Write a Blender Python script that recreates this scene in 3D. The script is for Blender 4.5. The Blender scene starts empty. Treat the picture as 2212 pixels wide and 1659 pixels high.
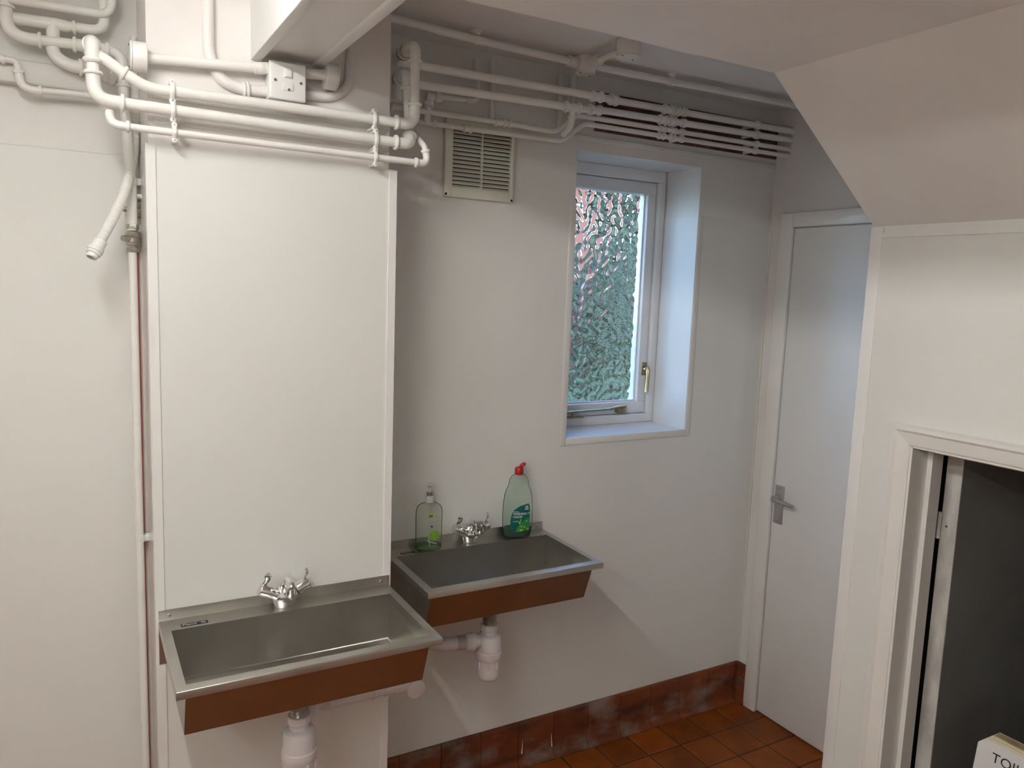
import bpy, bmesh, math, random
import numpy as np
from mathutils import Vector, Matrix, Euler

random.seed(7)
rng = np.random.default_rng(11)
scene = bpy.context.scene
COL = scene.collection

# ------------------------------------------------------------------ camera
CAM_H = 1.72
YAW, PITCH, ROLL, FPX = math.radians(29.5344), math.radians(-7.1631), 0.0361357, 1674.74
_f = Vector((math.sin(YAW) * math.cos(PITCH), math.cos(YAW) * math.cos(PITCH), math.sin(PITCH)))
_r = Vector((math.cos(YAW), -math.sin(YAW), 0))
_u = _r.cross(_f)
RGT = _r * math.cos(ROLL) + _u * math.sin(ROLL)
UPV = -_r * math.sin(ROLL) + _u * math.cos(ROLL)
FWD = _f
camd = bpy.data.cameras.new('camera')
cam = bpy.data.objects.new('camera', camd)
COL.objects.link(cam)
camd.sensor_width = 36.0
camd.lens = FPX / 2212 * 36.0
camd.clip_start = 0.02
cam.matrix_world = Matrix(((RGT.x, UPV.x, -FWD.x, 0), (RGT.y, UPV.y, -FWD.y, 0), (RGT.z, UPV.z, -FWD.z, CAM_H), (0, 0, 0, 1)))
scene.camera = cam

# ------------------------------------------------------------------ world, exposure
world = bpy.data.worlds.new('world')
scene.world = world
world.use_nodes = True
wn = world.node_tree
wn.nodes.clear()
wo = wn.nodes.new('ShaderNodeOutputWorld')
wb = wn.nodes.new('ShaderNodeBackground')
sky = wn.nodes.new('ShaderNodeTexSky')
sky.sky_type = 'NISHITA'
sky.sun_disc = False
sky.sun_elevation = math.radians(38)
sky.sun_rotation = math.radians(160)
sky.air_density = 1.0
sky.dust_density = 0.1
sky.ozone_density = 3.0
wb.inputs['Strength'].default_value = 0.95
wbal = wn.nodes.new('ShaderNodeMix')          # white balance of the daylight against the lamps
wbal.data_type = 'RGBA'
wbal.blend_type = 'MULTIPLY'
wbal.inputs[0].default_value = 1.0
wbal.inputs[7].default_value = (0.74, 0.90, 1.12, 1)
wn.links.new(sky.outputs[0], wbal.inputs[6])
wn.links.new(wbal.outputs[2], wb.inputs['Color'])
wn.links.new(wb.outputs[0], wo.inputs['Surface'])
scene.view_settings.view_transform = 'Standard'
scene.view_settings.look = 'None'
scene.view_settings.gamma = 1.0
scene.view_settings.use_curve_mapping = False
scene.view_settings.exposure = 0.66
TUBE_STRENGTH = 53.0
TUBE_COLOR = (1.0, 0.99, 0.955)
scene.cycles.use_denoising = True
scene.cycles.max_bounces = 14
scene.cycles.transparent_max_bounces = 16
scene.cycles.transmission_bounces = 10

# ------------------------------------------------------------------ pixel -> point helpers
def W(u, v, x=None, y=None, z=None):
    d = RGT * (u - 1106) - UPV * (v - 829.5) + FWD * FPX
    if x is not None: k = x / d.x
    elif y is not None: k = y / d.y
    else: k = (z - CAM_H) / d.z
    return Vector((d.x * k, d.y * k, d.z * k + CAM_H))

def proj(p):
    q = Vector(p) - Vector((0, 0, CAM_H))
    c = q.dot(FWD)
    return 1106 + FPX * q.dot(RGT) / c, 829.5 - FPX * q.dot(UPV) / c

# ------------------------------------------------------------------ materials
M = {}
def mat(name, col, rough=0.5, metal=0.0, var=0.0, vscale=6.0, bump=0.0, bscale=40.0, spec=0.5, col2=None, rvar=0.0, coat=0.0, objrand=0.0, stretch=None, emit=None):
    m = bpy.data.materials.new(name)
    m.use_nodes = True
    nt = m.node_tree
    b = nt.nodes['Principled BSDF']
    b.inputs['Base Color'].default_value = (*col, 1)
    b.inputs['Roughness'].default_value = rough
    b.inputs['Metallic'].default_value = metal
    b.inputs['Specular IOR Level'].default_value = spec
    b.inputs['Coat Weight'].default_value = coat
    tc = nt.nodes.new('ShaderNodeTexCoord')
    src = tc.outputs['Object']
    if stretch:
        mp = nt.nodes.new('ShaderNodeMapping')
        mp.inputs['Scale'].default_value = stretch
        nt.links.new(src, mp.inputs['Vector'])
        src = mp.outputs[0]
    last = None
    if var > 0 or col2:
        n = nt.nodes.new('ShaderNodeTexNoise')
        n.inputs['Scale'].default_value = vscale
        n.inputs['Detail'].default_value = 6
        nt.links.new(src, n.inputs['Vector'])
        cr = nt.nodes.new('ShaderNodeValToRGB')
        cr.color_ramp.elements[0].position = 0.36
        cr.color_ramp.elements[1].position = 0.64
        a = tuple(max(0, c * (1 - var)) for c in col)
        bb = col2 if col2 else tuple(min(1, c * (1 + var)) for c in col)
        cr.color_ramp.elements[0].color = (*a, 1)
        cr.color_ramp.elements[1].color = (*bb, 1)
        nt.links.new(n.outputs['Fac'], cr.inputs['Fac'])
        last = cr.outputs['Color']
    if objrand > 0:
        oi = nt.nodes.new('ShaderNodeObjectInfo')
        hs = nt.nodes.new('ShaderNodeHueSaturation')
        mr = nt.nodes.new('ShaderNodeMapRange')
        mr.inputs['To Min'].default_value = 1 - objrand
        mr.inputs['To Max'].default_value = 1 + objrand
        nt.links.new(oi.outputs['Random'], mr.inputs['Value'])
        nt.links.new(mr.outputs[0], hs.inputs['Value'])
        if last: nt.links.new(last, hs.inputs['Color'])
        else: hs.inputs['Color'].default_value = (*col, 1)
        last = hs.outputs['Color']
    if last: nt.links.new(last, b.inputs['Base Color'])
    if rvar > 0:
        n2 = nt.nodes.new('ShaderNodeTexNoise')
        n2.inputs['Scale'].default_value = vscale * 1.7
        n2.inputs['Detail'].default_value = 5
        nt.links.new(src, n2.inputs['Vector'])
        mr2 = nt.nodes.new('ShaderNodeMapRange')
        mr2.inputs['To Min'].default_value = max(0.02, rough - rvar)
        mr2.inputs['To Max'].default_value = rough + rvar
        nt.links.new(n2.outputs['Fac'], mr2.inputs['Value'])
        nt.links.new(mr2.outputs[0], b.inputs['Roughness'])
    if bump > 0:
        n3 = nt.nodes.new('ShaderNodeTexNoise')
        n3.inputs['Scale'].default_value = bscale
        n3.inputs['Detail'].default_value = 4
        nt.links.new(src, n3.inputs['Vector'])
        bp = nt.nodes.new('ShaderNodeBump')
        bp.inputs['Strength'].default_value = bump
        bp.inputs['Distance'].default_value = 0.004
        nt.links.new(n3.outputs['Fac'], bp.inputs['Height'])
        nt.links.new(bp.outputs[0], b.inputs['Normal'])
    if emit:
        b.inputs['Emission Color'].default_value = (*emit[0], 1)
        b.inputs['Emission Strength'].default_value = emit[1]
    M[name] = m
    return m

mat('panel', (0.83, 0.825, 0.785), 0.16, var=0.012, vscale=3, bump=0.03, bscale=5, rvar=0.04)
mat('reveal_gloss', (0.84, 0.84, 0.83), 0.3, var=0.01, spec=0.35)
mat('trim_plastic', (0.88, 0.865, 0.84), 0.2, var=0.01)
mat('wall_paint', (0.81, 0.785, 0.75), 0.45, var=0.03, vscale=5, bump=0.18, bscale=22)
mat('pier_paint', (0.83, 0.79, 0.76), 0.42, var=0.03, vscale=6, bump=0.25, bscale=26)
mat('ceiling_paint', (0.88, 0.855, 0.825), 0.5, var=0.025, vscale=4, bump=0.15, bscale=14)
mat('beam_paint', (0.84, 0.83, 0.81), 0.38, var=0.02, bump=0.12, bscale=30)
mat('wood_paint', (0.85, 0.83, 0.79), 0.28, var=0.015, bump=0.06, bscale=60)
mat('door_paint', (0.83, 0.825, 0.81), 0.33, var=0.015, vscale=4, bump=0.08, bscale=30)
mat('frame_white', (0.86, 0.87, 0.88), 0.25, var=0.01, bump=0.04, bscale=60)
mat('pipe_paint', (0.86, 0.845, 0.80), 0.3, var=0.02, vscale=18, bump=0.25, bscale=55)
mat('conduit_paint', (0.85, 0.83, 0.79), 0.35, var=0.015, bump=0.12, bscale=50)
mat('white_plastic', (0.84, 0.83, 0.81), 0.25)
mat('cream_plastic', (0.82, 0.81, 0.69), 0.35, var=0.02)
mat('waste_plastic', (0.80, 0.76, 0.76), 0.32, var=0.01)
mat('grey_rubber', (0.52, 0.50, 0.47), 0.5)
mat('red_paint', (0.36, 0.10, 0.09), 0.45, col2=(0.62, 0.50, 0.47), vscale=40, var=0.1)
mat('red_pipe', (0.55, 0.12, 0.09), 0.45, var=0.1)
mat('strip_brown', (0.14, 0.075, 0.055), 0.8, var=0.4, vscale=14, bump=0.4, bscale=40)
mat('chrome', (0.82, 0.82, 0.82), 0.07, 1.0)
mat('satin_nickel', (0.42, 0.39, 0.35), 0.28, 1.0, var=0.1, vscale=60)
mat('satin_alloy', (0.50, 0.50, 0.50), 0.38, 0.9)
mat('aged_brass', (0.36, 0.29, 0.17), 0.3, 1.0, var=0.15, vscale=40)
mat('screw', (0.45, 0.44, 0.42), 0.35, 0.9)
mat('dark_slot', (0.02, 0.02, 0.02), 0.7)
mat('black', (0.012, 0.012, 0.012), 0.5)
mat('steel', (0.46, 0.445, 0.41), 0.33, 1.0, var=0.10, vscale=5, rvar=0.05)
mat('steel_rim', (0.54, 0.525, 0.49), 0.36, 1.0, var=0.08, vscale=8, rvar=0.06)
mat('grout', (0.035, 0.022, 0.016), 0.85, var=0.3, vscale=20)
mat('sealant', (0.72, 0.70, 0.65), 0.4)
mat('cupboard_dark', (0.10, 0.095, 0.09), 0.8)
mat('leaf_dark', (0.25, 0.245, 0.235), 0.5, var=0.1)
mat('vent_dark', (0.03, 0.03, 0.028), 0.7)
mat('leaf_edge', (0.55, 0.53, 0.50), 0.5, var=0.22, vscale=24, stretch=(1, 1, 0.35))
mat('cap_red', (0.44, 0.010, 0.012), 0.3)
mat('pump_plastic', (0.62, 0.63, 0.56), 0.3)
mat('pump_grey', (0.20, 0.20, 0.22), 0.3)
mat('label_teal', (0.0, 0.115, 0.095), 0.35)
mat('label_green', (0.02, 0.26, 0.07), 0.4)
mat('label_lime', (0.25, 0.48, 0.06), 0.4)
mat('label_yellow', (0.62, 0.62, 0.03), 0.4)
mat('label_blue', (0.03, 0.05, 0.22), 0.4)
mat('print_white', (0.80, 0.80, 0.80), 0.5)
mat('print_grey', (0.42, 0.44, 0.44), 0.5)
mat('badge_text', (0.50, 0.49, 0.46), 0.4, 0.5)
mat('sign_paper', (0.72, 0.70, 0.71), 0.5, var=0.03)
mat('sign_cream', (0.66, 0.61, 0.46), 0.5, var=0.05)
mat('sign_brown', (0.42, 0.33, 0.16), 0.5, var=0.2, vscale=30)
mat('hedge', (0.036, 0.038, 0.014), 0.7, var=0.5, vscale=2.5, col2=(0.115, 0.11, 0.045))
mat('lawn', (0.13, 0.125, 0.038), 0.9, var=0.3, vscale=3)
mat('house_brick', (0.30, 0.105, 0.06), 0.8, var=0.15, vscale=4)
mat('roof_tile', (0.25, 0.12, 0.09), 0.8, var=0.2)
mat('render_white', (0.8, 0.8, 0.8), 0.7)
mat('tube_on', (0.9, 0.9, 0.9), 0.4, emit=(TUBE_COLOR, TUBE_STRENGTH))
mat('tube_on_fill', (0.9, 0.9, 0.9), 0.4, emit=(TUBE_COLOR, TUBE_STRENGTH * 0.9))
mat('fitting_white', (0.8, 0.8, 0.8), 0.4)

def tile_mat(name, base, light, stain):
    m = bpy.data.materials.new(name)
    m.use_nodes = True
    nt = m.node_tree
    L = nt.links.new
    b = nt.nodes['Principled BSDF']
    b.inputs['Roughness'].default_value = 0.46
    b.inputs['Specular IOR Level'].default_value = 0.3
    g = nt.nodes.new('ShaderNodeNewGeometry')
    def noise(sc, det, scale=(1, 1, 1)):
        mp = nt.nodes.new('ShaderNodeMapping')
        mp.inputs['Scale'].default_value = scale
        L(g.outputs['Position'], mp.inputs['Vector'])
        n = nt.nodes.new('ShaderNodeTexNoise')
        n.inputs['Scale'].default_value = sc
        n.inputs['Detail'].default_value = det
        n.inputs['Roughness'].default_value = 0.62
        L(mp.outputs[0], n.inputs['Vector'])
        return n.outputs['Fac']
    def ramp(fac, p0, c0, p1, c1):
        r = nt.nodes.new('ShaderNodeValToRGB')
        r.color_ramp.elements[0].position = p0
        r.color_ramp.elements[0].color = (*c0, 1)
        r.color_ramp.elements[1].position = p1
        r.color_ramp.elements[1].color = (*c1, 1)
        L(fac, r.inputs['Fac'])
        return r.outputs['Color']
    def mix(fac, a, c):
        mx = nt.nodes.new('ShaderNodeMix')
        mx.data_type = 'RGBA'
        L(fac, mx.inputs[0])
        if isinstance(a, tuple): mx.inputs[6].default_value = (*a, 1)
        else: L(a, mx.inputs[6])
        if isinstance(c, tuple): mx.inputs[7].default_value = (*c, 1)
        else: L(c, mx.inputs[7])
        return mx.outputs[2]
    c = ramp(noise(7, 5), 0.35, base, 0.68, light)
    oi = nt.nodes.new('ShaderNodeObjectInfo')
    hs = nt.nodes.new('ShaderNodeHueSaturation')
    mr = nt.nodes.new('ShaderNodeMapRange')
    mr.inputs['To Min'].default_value = 0.78
    mr.inputs['To Max'].default_value = 1.25
    L(oi.outputs['Random'], mr.inputs['Value'])
    L(mr.outputs[0], hs.inputs['Value'])
    L(c, hs.inputs['Color'])
    c = hs.outputs['Color']
    if stain:
        d = ramp(noise(4.5, 7, (1, 1, 3.5)), 0.52, (0, 0, 0), 0.66, (0.75, 0.75, 0.75))
        c = mix(d, c, (0.045, 0.022, 0.014))
        e = ramp(noise(5.0, 8, (1.0, 1.0, 1.6)), 0.50, (0, 0, 0), 0.72, (0.8, 0.8, 0.8))
        c = mix(e, c, (0.27, 0.235, 0.205))
    else:
        d = ramp(noise(5, 6), 0.60, (0, 0, 0), 0.80, (0.5, 0.5, 0.5))
        c = mix(d, c, (0.10, 0.045, 0.025))
    L(c, b.inputs['Base Color'])
    bp = nt.nodes.new('ShaderNodeBump')
    bp.inputs['Strength'].default_value = 0.15
    bp.inputs['Distance'].default_value = 0.003
    L(noise(45, 3), bp.inputs['Height'])
    L(bp.outputs[0], b.inputs['Normal'])
    M[name] = m
tile_mat('quarry_floor', (0.18, 0.040, 0.004), (0.28, 0.070, 0.007), False)
tile_mat('quarry_skirt', (0.13, 0.032, 0.012), (0.19, 0.052, 0.016), True)

def clear_mat(name, tint, gloss=0.10, opacity=0.0, body=(0.5, 0.6, 0.5)):
    m = bpy.data.materials.new(name)
    m.use_nodes = True
    nt = m.node_tree
    nt.nodes.clear()
    L = nt.links.new
    o = nt.nodes.new('ShaderNodeOutputMaterial')
    t = nt.nodes.new('ShaderNodeBsdfTransparent')
    t.inputs['Color'].default_value = (*tint, 1)
    df = nt.nodes.new('ShaderNodeBsdfDiffuse')
    df.inputs['Color'].default_value = (*body, 1)
    mx0 = nt.nodes.new('ShaderNodeMixShader')
    mx0.inputs[0].default_value = opacity
    L(t.outputs[0], mx0.inputs[1])
    L(df.outputs[0], mx0.inputs[2])
    g = nt.nodes.new('ShaderNodeBsdfGlossy')
    g.inputs['Roughness'].default_value = 0.06
    fr = nt.nodes.new('ShaderNodeFresnel')
    fr.inputs['IOR'].default_value = 1.10
    mx = nt.nodes.new('ShaderNodeMixShader')
    L(fr.outputs[0], mx.inputs[0])
    L(mx0.outputs[0], mx.inputs[1])
    L(g.outputs[0], mx.inputs[2])
    L(mx.outputs[0], o.inputs['Surface'])
    M[name] = m
clear_mat('clear_green', (0.93, 0.975, 0.945), opacity=0.10, body=(0.50, 0.62, 0.52))
clear_mat('clear_soft', (0.965, 0.97, 0.945), opacity=0.09, body=(0.50, 0.55, 0.45))
clear_mat('green_liquid', (0.01, 0.11, 0.07), opacity=0.5, body=(0.0, 0.05, 0.035))
clear_mat('soap_liquid', (0.62, 0.80, 0.55), opacity=0.2, body=(0.12, 0.25, 0.10))

gm = bpy.data.materials.new('obscure_glass')
gm.use_nodes = True
gb = gm.node_tree.nodes['Principled BSDF']
gb.inputs['Base Color'].default_value = (0.93, 0.97, 0.96, 1)
gb.inputs['Roughness'].default_value = 0.0
gb.inputs['IOR'].default_value = 1.5
gb.inputs['Transmission Weight'].default_value = 1.0
M['obscure_glass'] = gm

# ------------------------------------------------------------------ object helpers
def woff(o):
    v = Vector((0, 0, 0))
    while o is not None:
        v = v + Vector(o.location)
        o = o.parent
    return v

def mk(name, bm, material, parent=None, smooth=False, angle=40):
    off = woff(parent)
    if off.length > 0:
        bmesh.ops.translate(bm, vec=-off, verts=bm.verts)
    bmesh.ops.recalc_face_normals(bm, faces=bm.faces)
    me = bpy.data.meshes.new(name)
    if smooth:
        lim = math.radians(angle)
        for f in bm.faces: f.smooth = True
        for e in bm.edges:
            if len(e.link_faces) == 2 and e.calc_face_angle(0) > lim: e.smooth = False
    bm.to_mesh(me)
    bm.free()
    o = bpy.data.objects.new(name, me)
    me.materials.append(M[material])
    COL.objects.link(o)
    if parent is not None: o.parent = parent
    return o

def thing(name, label, cat, loc=(0, 0, 0), group=None):
    o = bpy.data.objects.new(name, None)
    COL.objects.link(o)
    o.location = loc
    o.empty_display_size = 0.05
    o['label'] = label
    o['category'] = cat
    if group: o['group'] = group
    return o

def struct(o, label=None):
    o['kind'] = 'structure'
    if label: o['label'] = label
    return o

def sempty(name, label, loc=(0, 0, 0)):
    o = bpy.data.objects.new(name, None)
    COL.objects.link(o)
    o.location = loc
    o['kind'] = 'structure'
    o['label'] = label
    return o

def bm_box(bm, lo, hi):
    vs = [bm.verts.new((x, y, z)) for x in (lo[0], hi[0]) for y in (lo[1], hi[1]) for z in (lo[2], hi[2])]
    for f in ((0, 1, 3, 2), (4, 6, 7, 5), (0, 4, 5, 1), (2, 3, 7, 6), (0, 2, 6, 4), (1, 5, 7, 3)):
        bm.faces.new([vs[i] for i in f])
    return vs

def box(name, lo, hi, material, parent=None, bevel=0.0, seg=2):
    lo2 = [min(a, b) for a, b in zip(lo, hi)]
    hi2 = [max(a, b) for a, b in zip(lo, hi)]
    bm = bmesh.new()
    bm_box(bm, lo2, hi2)
    if bevel > 0:
        bmesh.ops.bevel(bm, geom=list(bm.edges), offset=bevel, segments=seg, profile=0.5, affect='EDGES')
    return mk(name, bm, material, parent, smooth=bevel > 0, angle=50)

def boxes(name, lst, material, parent=None):
    bm = bmesh.new()
    for lo, hi in lst: bm_box(bm, lo, hi)
    return mk(name, bm, material, parent)

def bm_prism(bm, poly, axis, a, b):
    """poly: 2D points in the other two axes (cyclic order), extruded along axis from a to b"""
    def pt(p, t):
        if axis == 'x': return (t, p[0], p[1])
        if axis == 'y': return (p[0], t, p[1])
        return (p[0], p[1], t)
    A = [bm.verts.new(pt(p, a)) for p in poly]
    B = [bm.verts.new(pt(p, b)) for p in poly]
    n = len(poly)
    bm.faces.new(A)
    bm.faces.new(B[::-1])
    for i in range(n):
        bm.faces.new((A[i], A[(i + 1) % n], B[(i + 1) % n], B[i]))

def prism(name, poly, axis, a, b, material, parent=None, smooth=False, bevel=0):
    bm = bmesh.new()
    bm_prism(bm, poly, axis, a, b)
    if bevel > 0:
        bmesh.ops.bevel(bm, geom=list(bm.edges), offset=bevel, segments=2, profile=0.5, affect='EDGES')
        smooth = True
    return mk(name, bm, material, parent, smooth=smooth)

def bm_tube(bm, pts, r, seg=14, caps=True, ell=None, ref=None):
    pts = [Vector(p) for p in pts]
    n = len(pts)
    rs = r if isinstance(r, (list, tuple)) else [r] * n
    tang = []
    for i in range(n):
        a = pts[max(0, i - 1)]
        b = pts[min(n - 1, i + 1)]
        t = (b - a)
        tang.append(t.normalized() if t.length > 1e-9 else Vector((0, 0, 1)))
    nrm = Vector(ref) if ref else (Vector((0, 0, 1)) if abs(tang[0].z) < 0.9 else Vector((1, 0, 0)))
    rings = []
    for i in range(n):
        t = tang[i]
        nrm = (nrm - t * nrm.dot(t)).normalized()
        bi = t.cross(nrm)
        ex = ell if ell else (1, 1)
        ring = [bm.verts.new(pts[i] + (nrm * math.cos(2 * math.pi * k / seg) * ex[0] + bi * math.sin(2 * math.pi * k / seg) * ex[1]) * rs[i]) for k in range(seg)]
        rings.append(ring)
    for i in range(n - 1):
        for k in range(seg):
            bm.faces.new((rings[i][k], rings[i][(k + 1) % seg], rings[i + 1][(k + 1) % seg], rings[i + 1][k]))
    if caps:
        bm.faces.new(rings[0][::-1])
        bm.faces.new(rings[-1])

def tube(name, pts, r, material, parent=None, seg=14, caps=True, ell=None, ref=None):
    bm = bmesh.new()
    bm_tube(bm, pts, r, seg, caps, ell, ref)
    return mk(name, bm, material, parent, smooth=True, angle=45)

def bm_lathe(bm, prof, org=(0, 0, 0), axis=(0, 0, 1), seg=24, sx=1.0, sy=1.0, ref=None):
    """prof: (radius, height); closed with caps when radius > 0 at ends"""
    ax = Vector(axis).normalized()
    e1 = Vector(ref) if ref else (Vector((1, 0, 0)) if abs(ax.x) < 0.9 else Vector((0, 1, 0)))
    e1 = (e1 - ax * e1.dot(ax)).normalized()
    e2 = ax.cross(e1)
    o = Vector(org)
    rings = []
    for r, h in prof:
        if r < 1e-6: rings.append([bm.verts.new(o + ax * h)])
        else: rings.append([bm.verts.new(o + ax * h + e1 * math.cos(2 * math.pi * k / seg) * r * sx + e2 * math.sin(2 * math.pi * k / seg) * r * sy) for k in range(seg)])
    for A, B in zip(rings[:-1], rings[1:]):
        for k in range(seg):
            k2 = (k + 1) % seg
            if len(A) == 1 and len(B) == 1: continue
            if len(A) == 1: bm.faces.new((A[0], B[k2], B[k]))
            elif len(B) == 1: bm.faces.new((A[k], A[k2], B[0]))
            else: bm.faces.new((A[k], A[k2], B[k2], B[k]))
    if len(rings[0]) > 1: bm.faces.new(rings[0][::-1])
    if len(rings[-1]) > 1: bm.faces.new(rings[-1])

def lathe(name, prof, org, axis, material, parent=None, seg=24, sx=1.0, sy=1.0, ref=None, angle=40):
    bm = bmesh.new()
    bm_lathe(bm, prof, org, axis, seg, sx, sy, ref)
    return mk(name, bm, material, parent, smooth=True, angle=angle)

def fillet(pts, bend, n=7):
    """rounded polyline; returns (points, {corner: (start, end, arcpoints)})"""
    pts = [Vector(p) for p in pts]
    out = [pts[0]]
    info = {}
    for i in range(1, len(pts) - 1):
        a, b, c = pts[i - 1], pts[i], pts[i + 1]
        d1 = (a - b); d2 = (c - b)
        l1, l2 = d1.length, d2.length
        d1.normalize(); d2.normalize()
        cosang = max(-1, min(1, d1.dot(d2)))
        ang = math.acos(cosang)
        if ang > math.radians(178.5):
            out.append(b); continue
        bd = bend[i] if isinstance(bend, dict) and i in bend else (bend.get('d', 0.03) if isinstance(bend, dict) else bend)
        tl = min(bd / math.tan(ang / 2), l1 * 0.48, l2 * 0.48)
        s, e = b + d1 * tl, b + d2 * tl
        arc = []
        for k in range(n + 1):
            t = k / n
            arc.append(s * (1 - t) ** 2 + b * 2 * t * (1 - t) + e * t * t)
        # pull the quadratic arc a little outward so it reads as a circular bend
        out += arc
        info[i] = (s + d1 * 0, e, arc, d1, d2)
    out.append(pts[-1])
    return out, info

def bead(parent, c, d, r, ln=0.007, material='pipe_paint', name='collar'):
    d = Vector(d).normalized()
    R = r * 1.38
    return lathe(name, [(r * 0.9, -ln / 2), (R * 0.93, -ln / 2), (R, -ln / 5), (R, ln / 5), (R * 0.93, ln / 2), (r * 0.9, ln / 2)], c, d, material, parent, seg=18)

def at_px(a, b, px):
    best, bt = 1e18, 0
    for k in range(201):
        t = k / 200
        p = Vector(a).lerp(Vector(b), t)
        q = proj(p)
        dd = (q[0] - px[0]) ** 2 + (q[1] - px[1]) ** 2
        if dd < best: best, bt = dd, t
    return Vector(a).lerp(Vector(b), bt)

def to_x(p, x): return Vector((x, p.y, p.z))
def to_z(p, z): return Vector((p.x, p.y, z))

def pipe_run(label, pts, r, bend=0.03, elbows=(), collars=(), couplings=(), group=None, name='water_pipe', material='pipe_paint', cat='pipe', base=None):
    pts = [Vector(p) for p in pts]
    t = thing(name, label, cat, base if base else pts[0], group)
    path, info = fillet(pts, bend)
    tube('pipe', path, r, material, t)
    for i in elbows:
        if i not in info: continue
        s, e, arc, d1, d2 = info[i]
        x = r * 1.5
        el = tube('elbow', [s + d1 * x] + arc + [e + d2 * x], r * 1.17, material, t)
        bead(el, s + d1 * x, d1, r * 1.12, material=material)
        bead(el, e + d2 * x, d2, r * 1.12, material=material)
    for i, px in collars:
        p = at_px(pts[i], pts[i + 1], px)
        bead(t, p, pts[i + 1] - pts[i], r, material=material)
    for i, px, ln in couplings:
        p = at_px(pts[i], pts[i + 1], px)
        d = (pts[i + 1] - pts[i]).normalized()
        c = tube('coupling', [p - d * ln / 2, p + d * ln / 2], r * 1.2, material, t)
        bead(c, p - d * ln / 2, d, r * 1.12, material=material)
        bead(c, p + d * ln / 2, d, r * 1.12, material=material)
    return t

def text_mesh(txt, size, xform, material, name, parent, extrude=0.0002, align='LEFT', bold=0.0, spacing=1.0):
    """flat lettering; xform maps local (x, y, z) of the text to world"""
    cu = bpy.data.curves.new(name, 'FONT')
    cu.body = txt
    cu.size = size
    cu.extrude = extrude
    cu.offset = bold
    cu.align_x = align
    cu.space_character = spacing
    cu.space_line = 0.8
    cu.resolution_u = 3
    tmp = bpy.data.objects.new(name, cu)
    COL.objects.link(tmp)
    dg = bpy.context.evaluated_depsgraph_get()
    me = bpy.data.meshes.new_from_object(tmp.evaluated_get(dg))
    bpy.data.objects.remove(tmp)
    bpy.data.curves.remove(cu)
    off = woff(parent)
    for v in me.vertices:
        v.co = Vector(xform(v.co.x, v.co.y, v.co.z)) - off
    me.materials.clear()
    me.materials.append(M[material])
    o = bpy.data.objects.new(name, me)
    COL.objects.link(o)
    o.parent = parent
    return o

# ------------------------------------------------------------------ dimensions of the room
YB = 2.25            # back wall
YP = 1.987           # pier face
PX0, PX1 = 0.157, 0.731
XR = 2.437           # right wall
XP, YE = 1.90, 1.391  # partition plane, its free edge
ZC, ZL = 2.437, 2.25  # ceilings
ZPAN = 2.008
WX0, WX1, WZ0, WZ1 = 1.496, 2.053, 1.19, 2.186   # window opening

# ------------------------------------------------------------------ floor
fl = struct(box('floor', (-1.6, -1.7, -0.1), (3.0, 2.6, -0.003), 'grout'), 'red quarry tile floor with dark grout joints')
TS, TG = 0.1522, 0.0055
tbm = bmesh.new()
bm_box(tbm, (0, 0, -0.012), (TS - TG, TS - TG, 0))
bmesh.ops.bevel(tbm, geom=[e for e in tbm.edges if all(v.co.z > -0.001 for v in e.verts)], offset=0.0025, segments=1, affect='EDGES')
bmesh.ops.recalc_face_normals(tbm, faces=tbm.faces)
tme = bpy.data.meshes.new('tile')
tbm.to_mesh(tme); tbm.free()
tme.materials.append(M['quarry_floor'])
tx0, ty0 = 2.2850 - 14 * TS, 2.2395 - 14 * TS - TG
FY = YB - 0.036
for i in range(16):
    for j in range(15):
        x, y = tx0 + i * TS, ty0 + j * TS + 0.0
        if x + TS > XR + 0.1 or y < 0.9: continue
        if x > XR - 0.02: continue
        sx, sy = 1.0, 1.0
        if x + TS > XR: sx = (XR - x - 0.002) / (TS - TG)
        if y > FY - 0.01: continue
        if y + TS > FY + 0.02: sy = (FY + 0.02 - y) / (TS - TG)
        if x < PX1 and y + TS > YP:
            if x + TS < PX1 + 0.01: continue
        o = bpy.data.objects.new('tile', tme)
        COL.objects.link(o)
        o.parent = fl
        o.location = (x, y, random.uniform(-0.0008, 0.0006))
        o.scale = (sx, sy, 1)
rest = boxes('tile_field', [((-1.55, -1.6, -0.003), (XP - 0.02, 0.88, 0.0)), ((-1.55, 0.88, -0.003), (tx0 - 0.003, 2.24, 0.0)), ((XP - 0.02, -1.5, -0.003), (2.9, 0.86, 0.0))], 'quarry_floor', fl)
rest['kind'] = 'stuff'

# ------------------------------------------------------------------ back wall
T = 0.003
wb_ = struct(boxes('wall_back', [((-1.6, YB, 0), (WX0, 2.60, ZC)), ((WX1, YB, 0), (XR + 0.15, 2.60, ZC)),
                                 ((WX0, YB, 0), (WX1, 2.60, WZ0)), ((WX0, YB, WZ1), (WX1, 2.60, ZC))], 'wall_paint'),
             'painted back wall with glossy white cladding below')
# white cladding sheets, proud of the plaster
def clad_back(x0, x1, z0, z1):
    return box('cladding_panel', (x0, YB - T, z0), (x1, YB + 0.001, z1), 'panel', wb_)
clad_back(PX1 + 0.005, WX0 - 0.0, 0.16, ZPAN)
clad_back(WX0, WX1, 0.16, WZ0)
clad_back(WX1, XR, 0.16, ZPAN)
clad_back(-1.55, PX0 - 0.005, 0.10, ZPAN + 0.004)
tube('sealant_bead', [(-1.5, YB - 0.002, ZPAN + 0.006), (PX0, YB - 0.002, ZPAN + 0.006)], 0.0025, 'wall_paint', wb_, seg=6)
tube('sealant_bead', [(XR - 0.003, YB - 0.004, 0.165), (XR - 0.003, YB - 0.004, ZPAN)], 0.004, 'sealant', wb_, seg=8)
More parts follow.
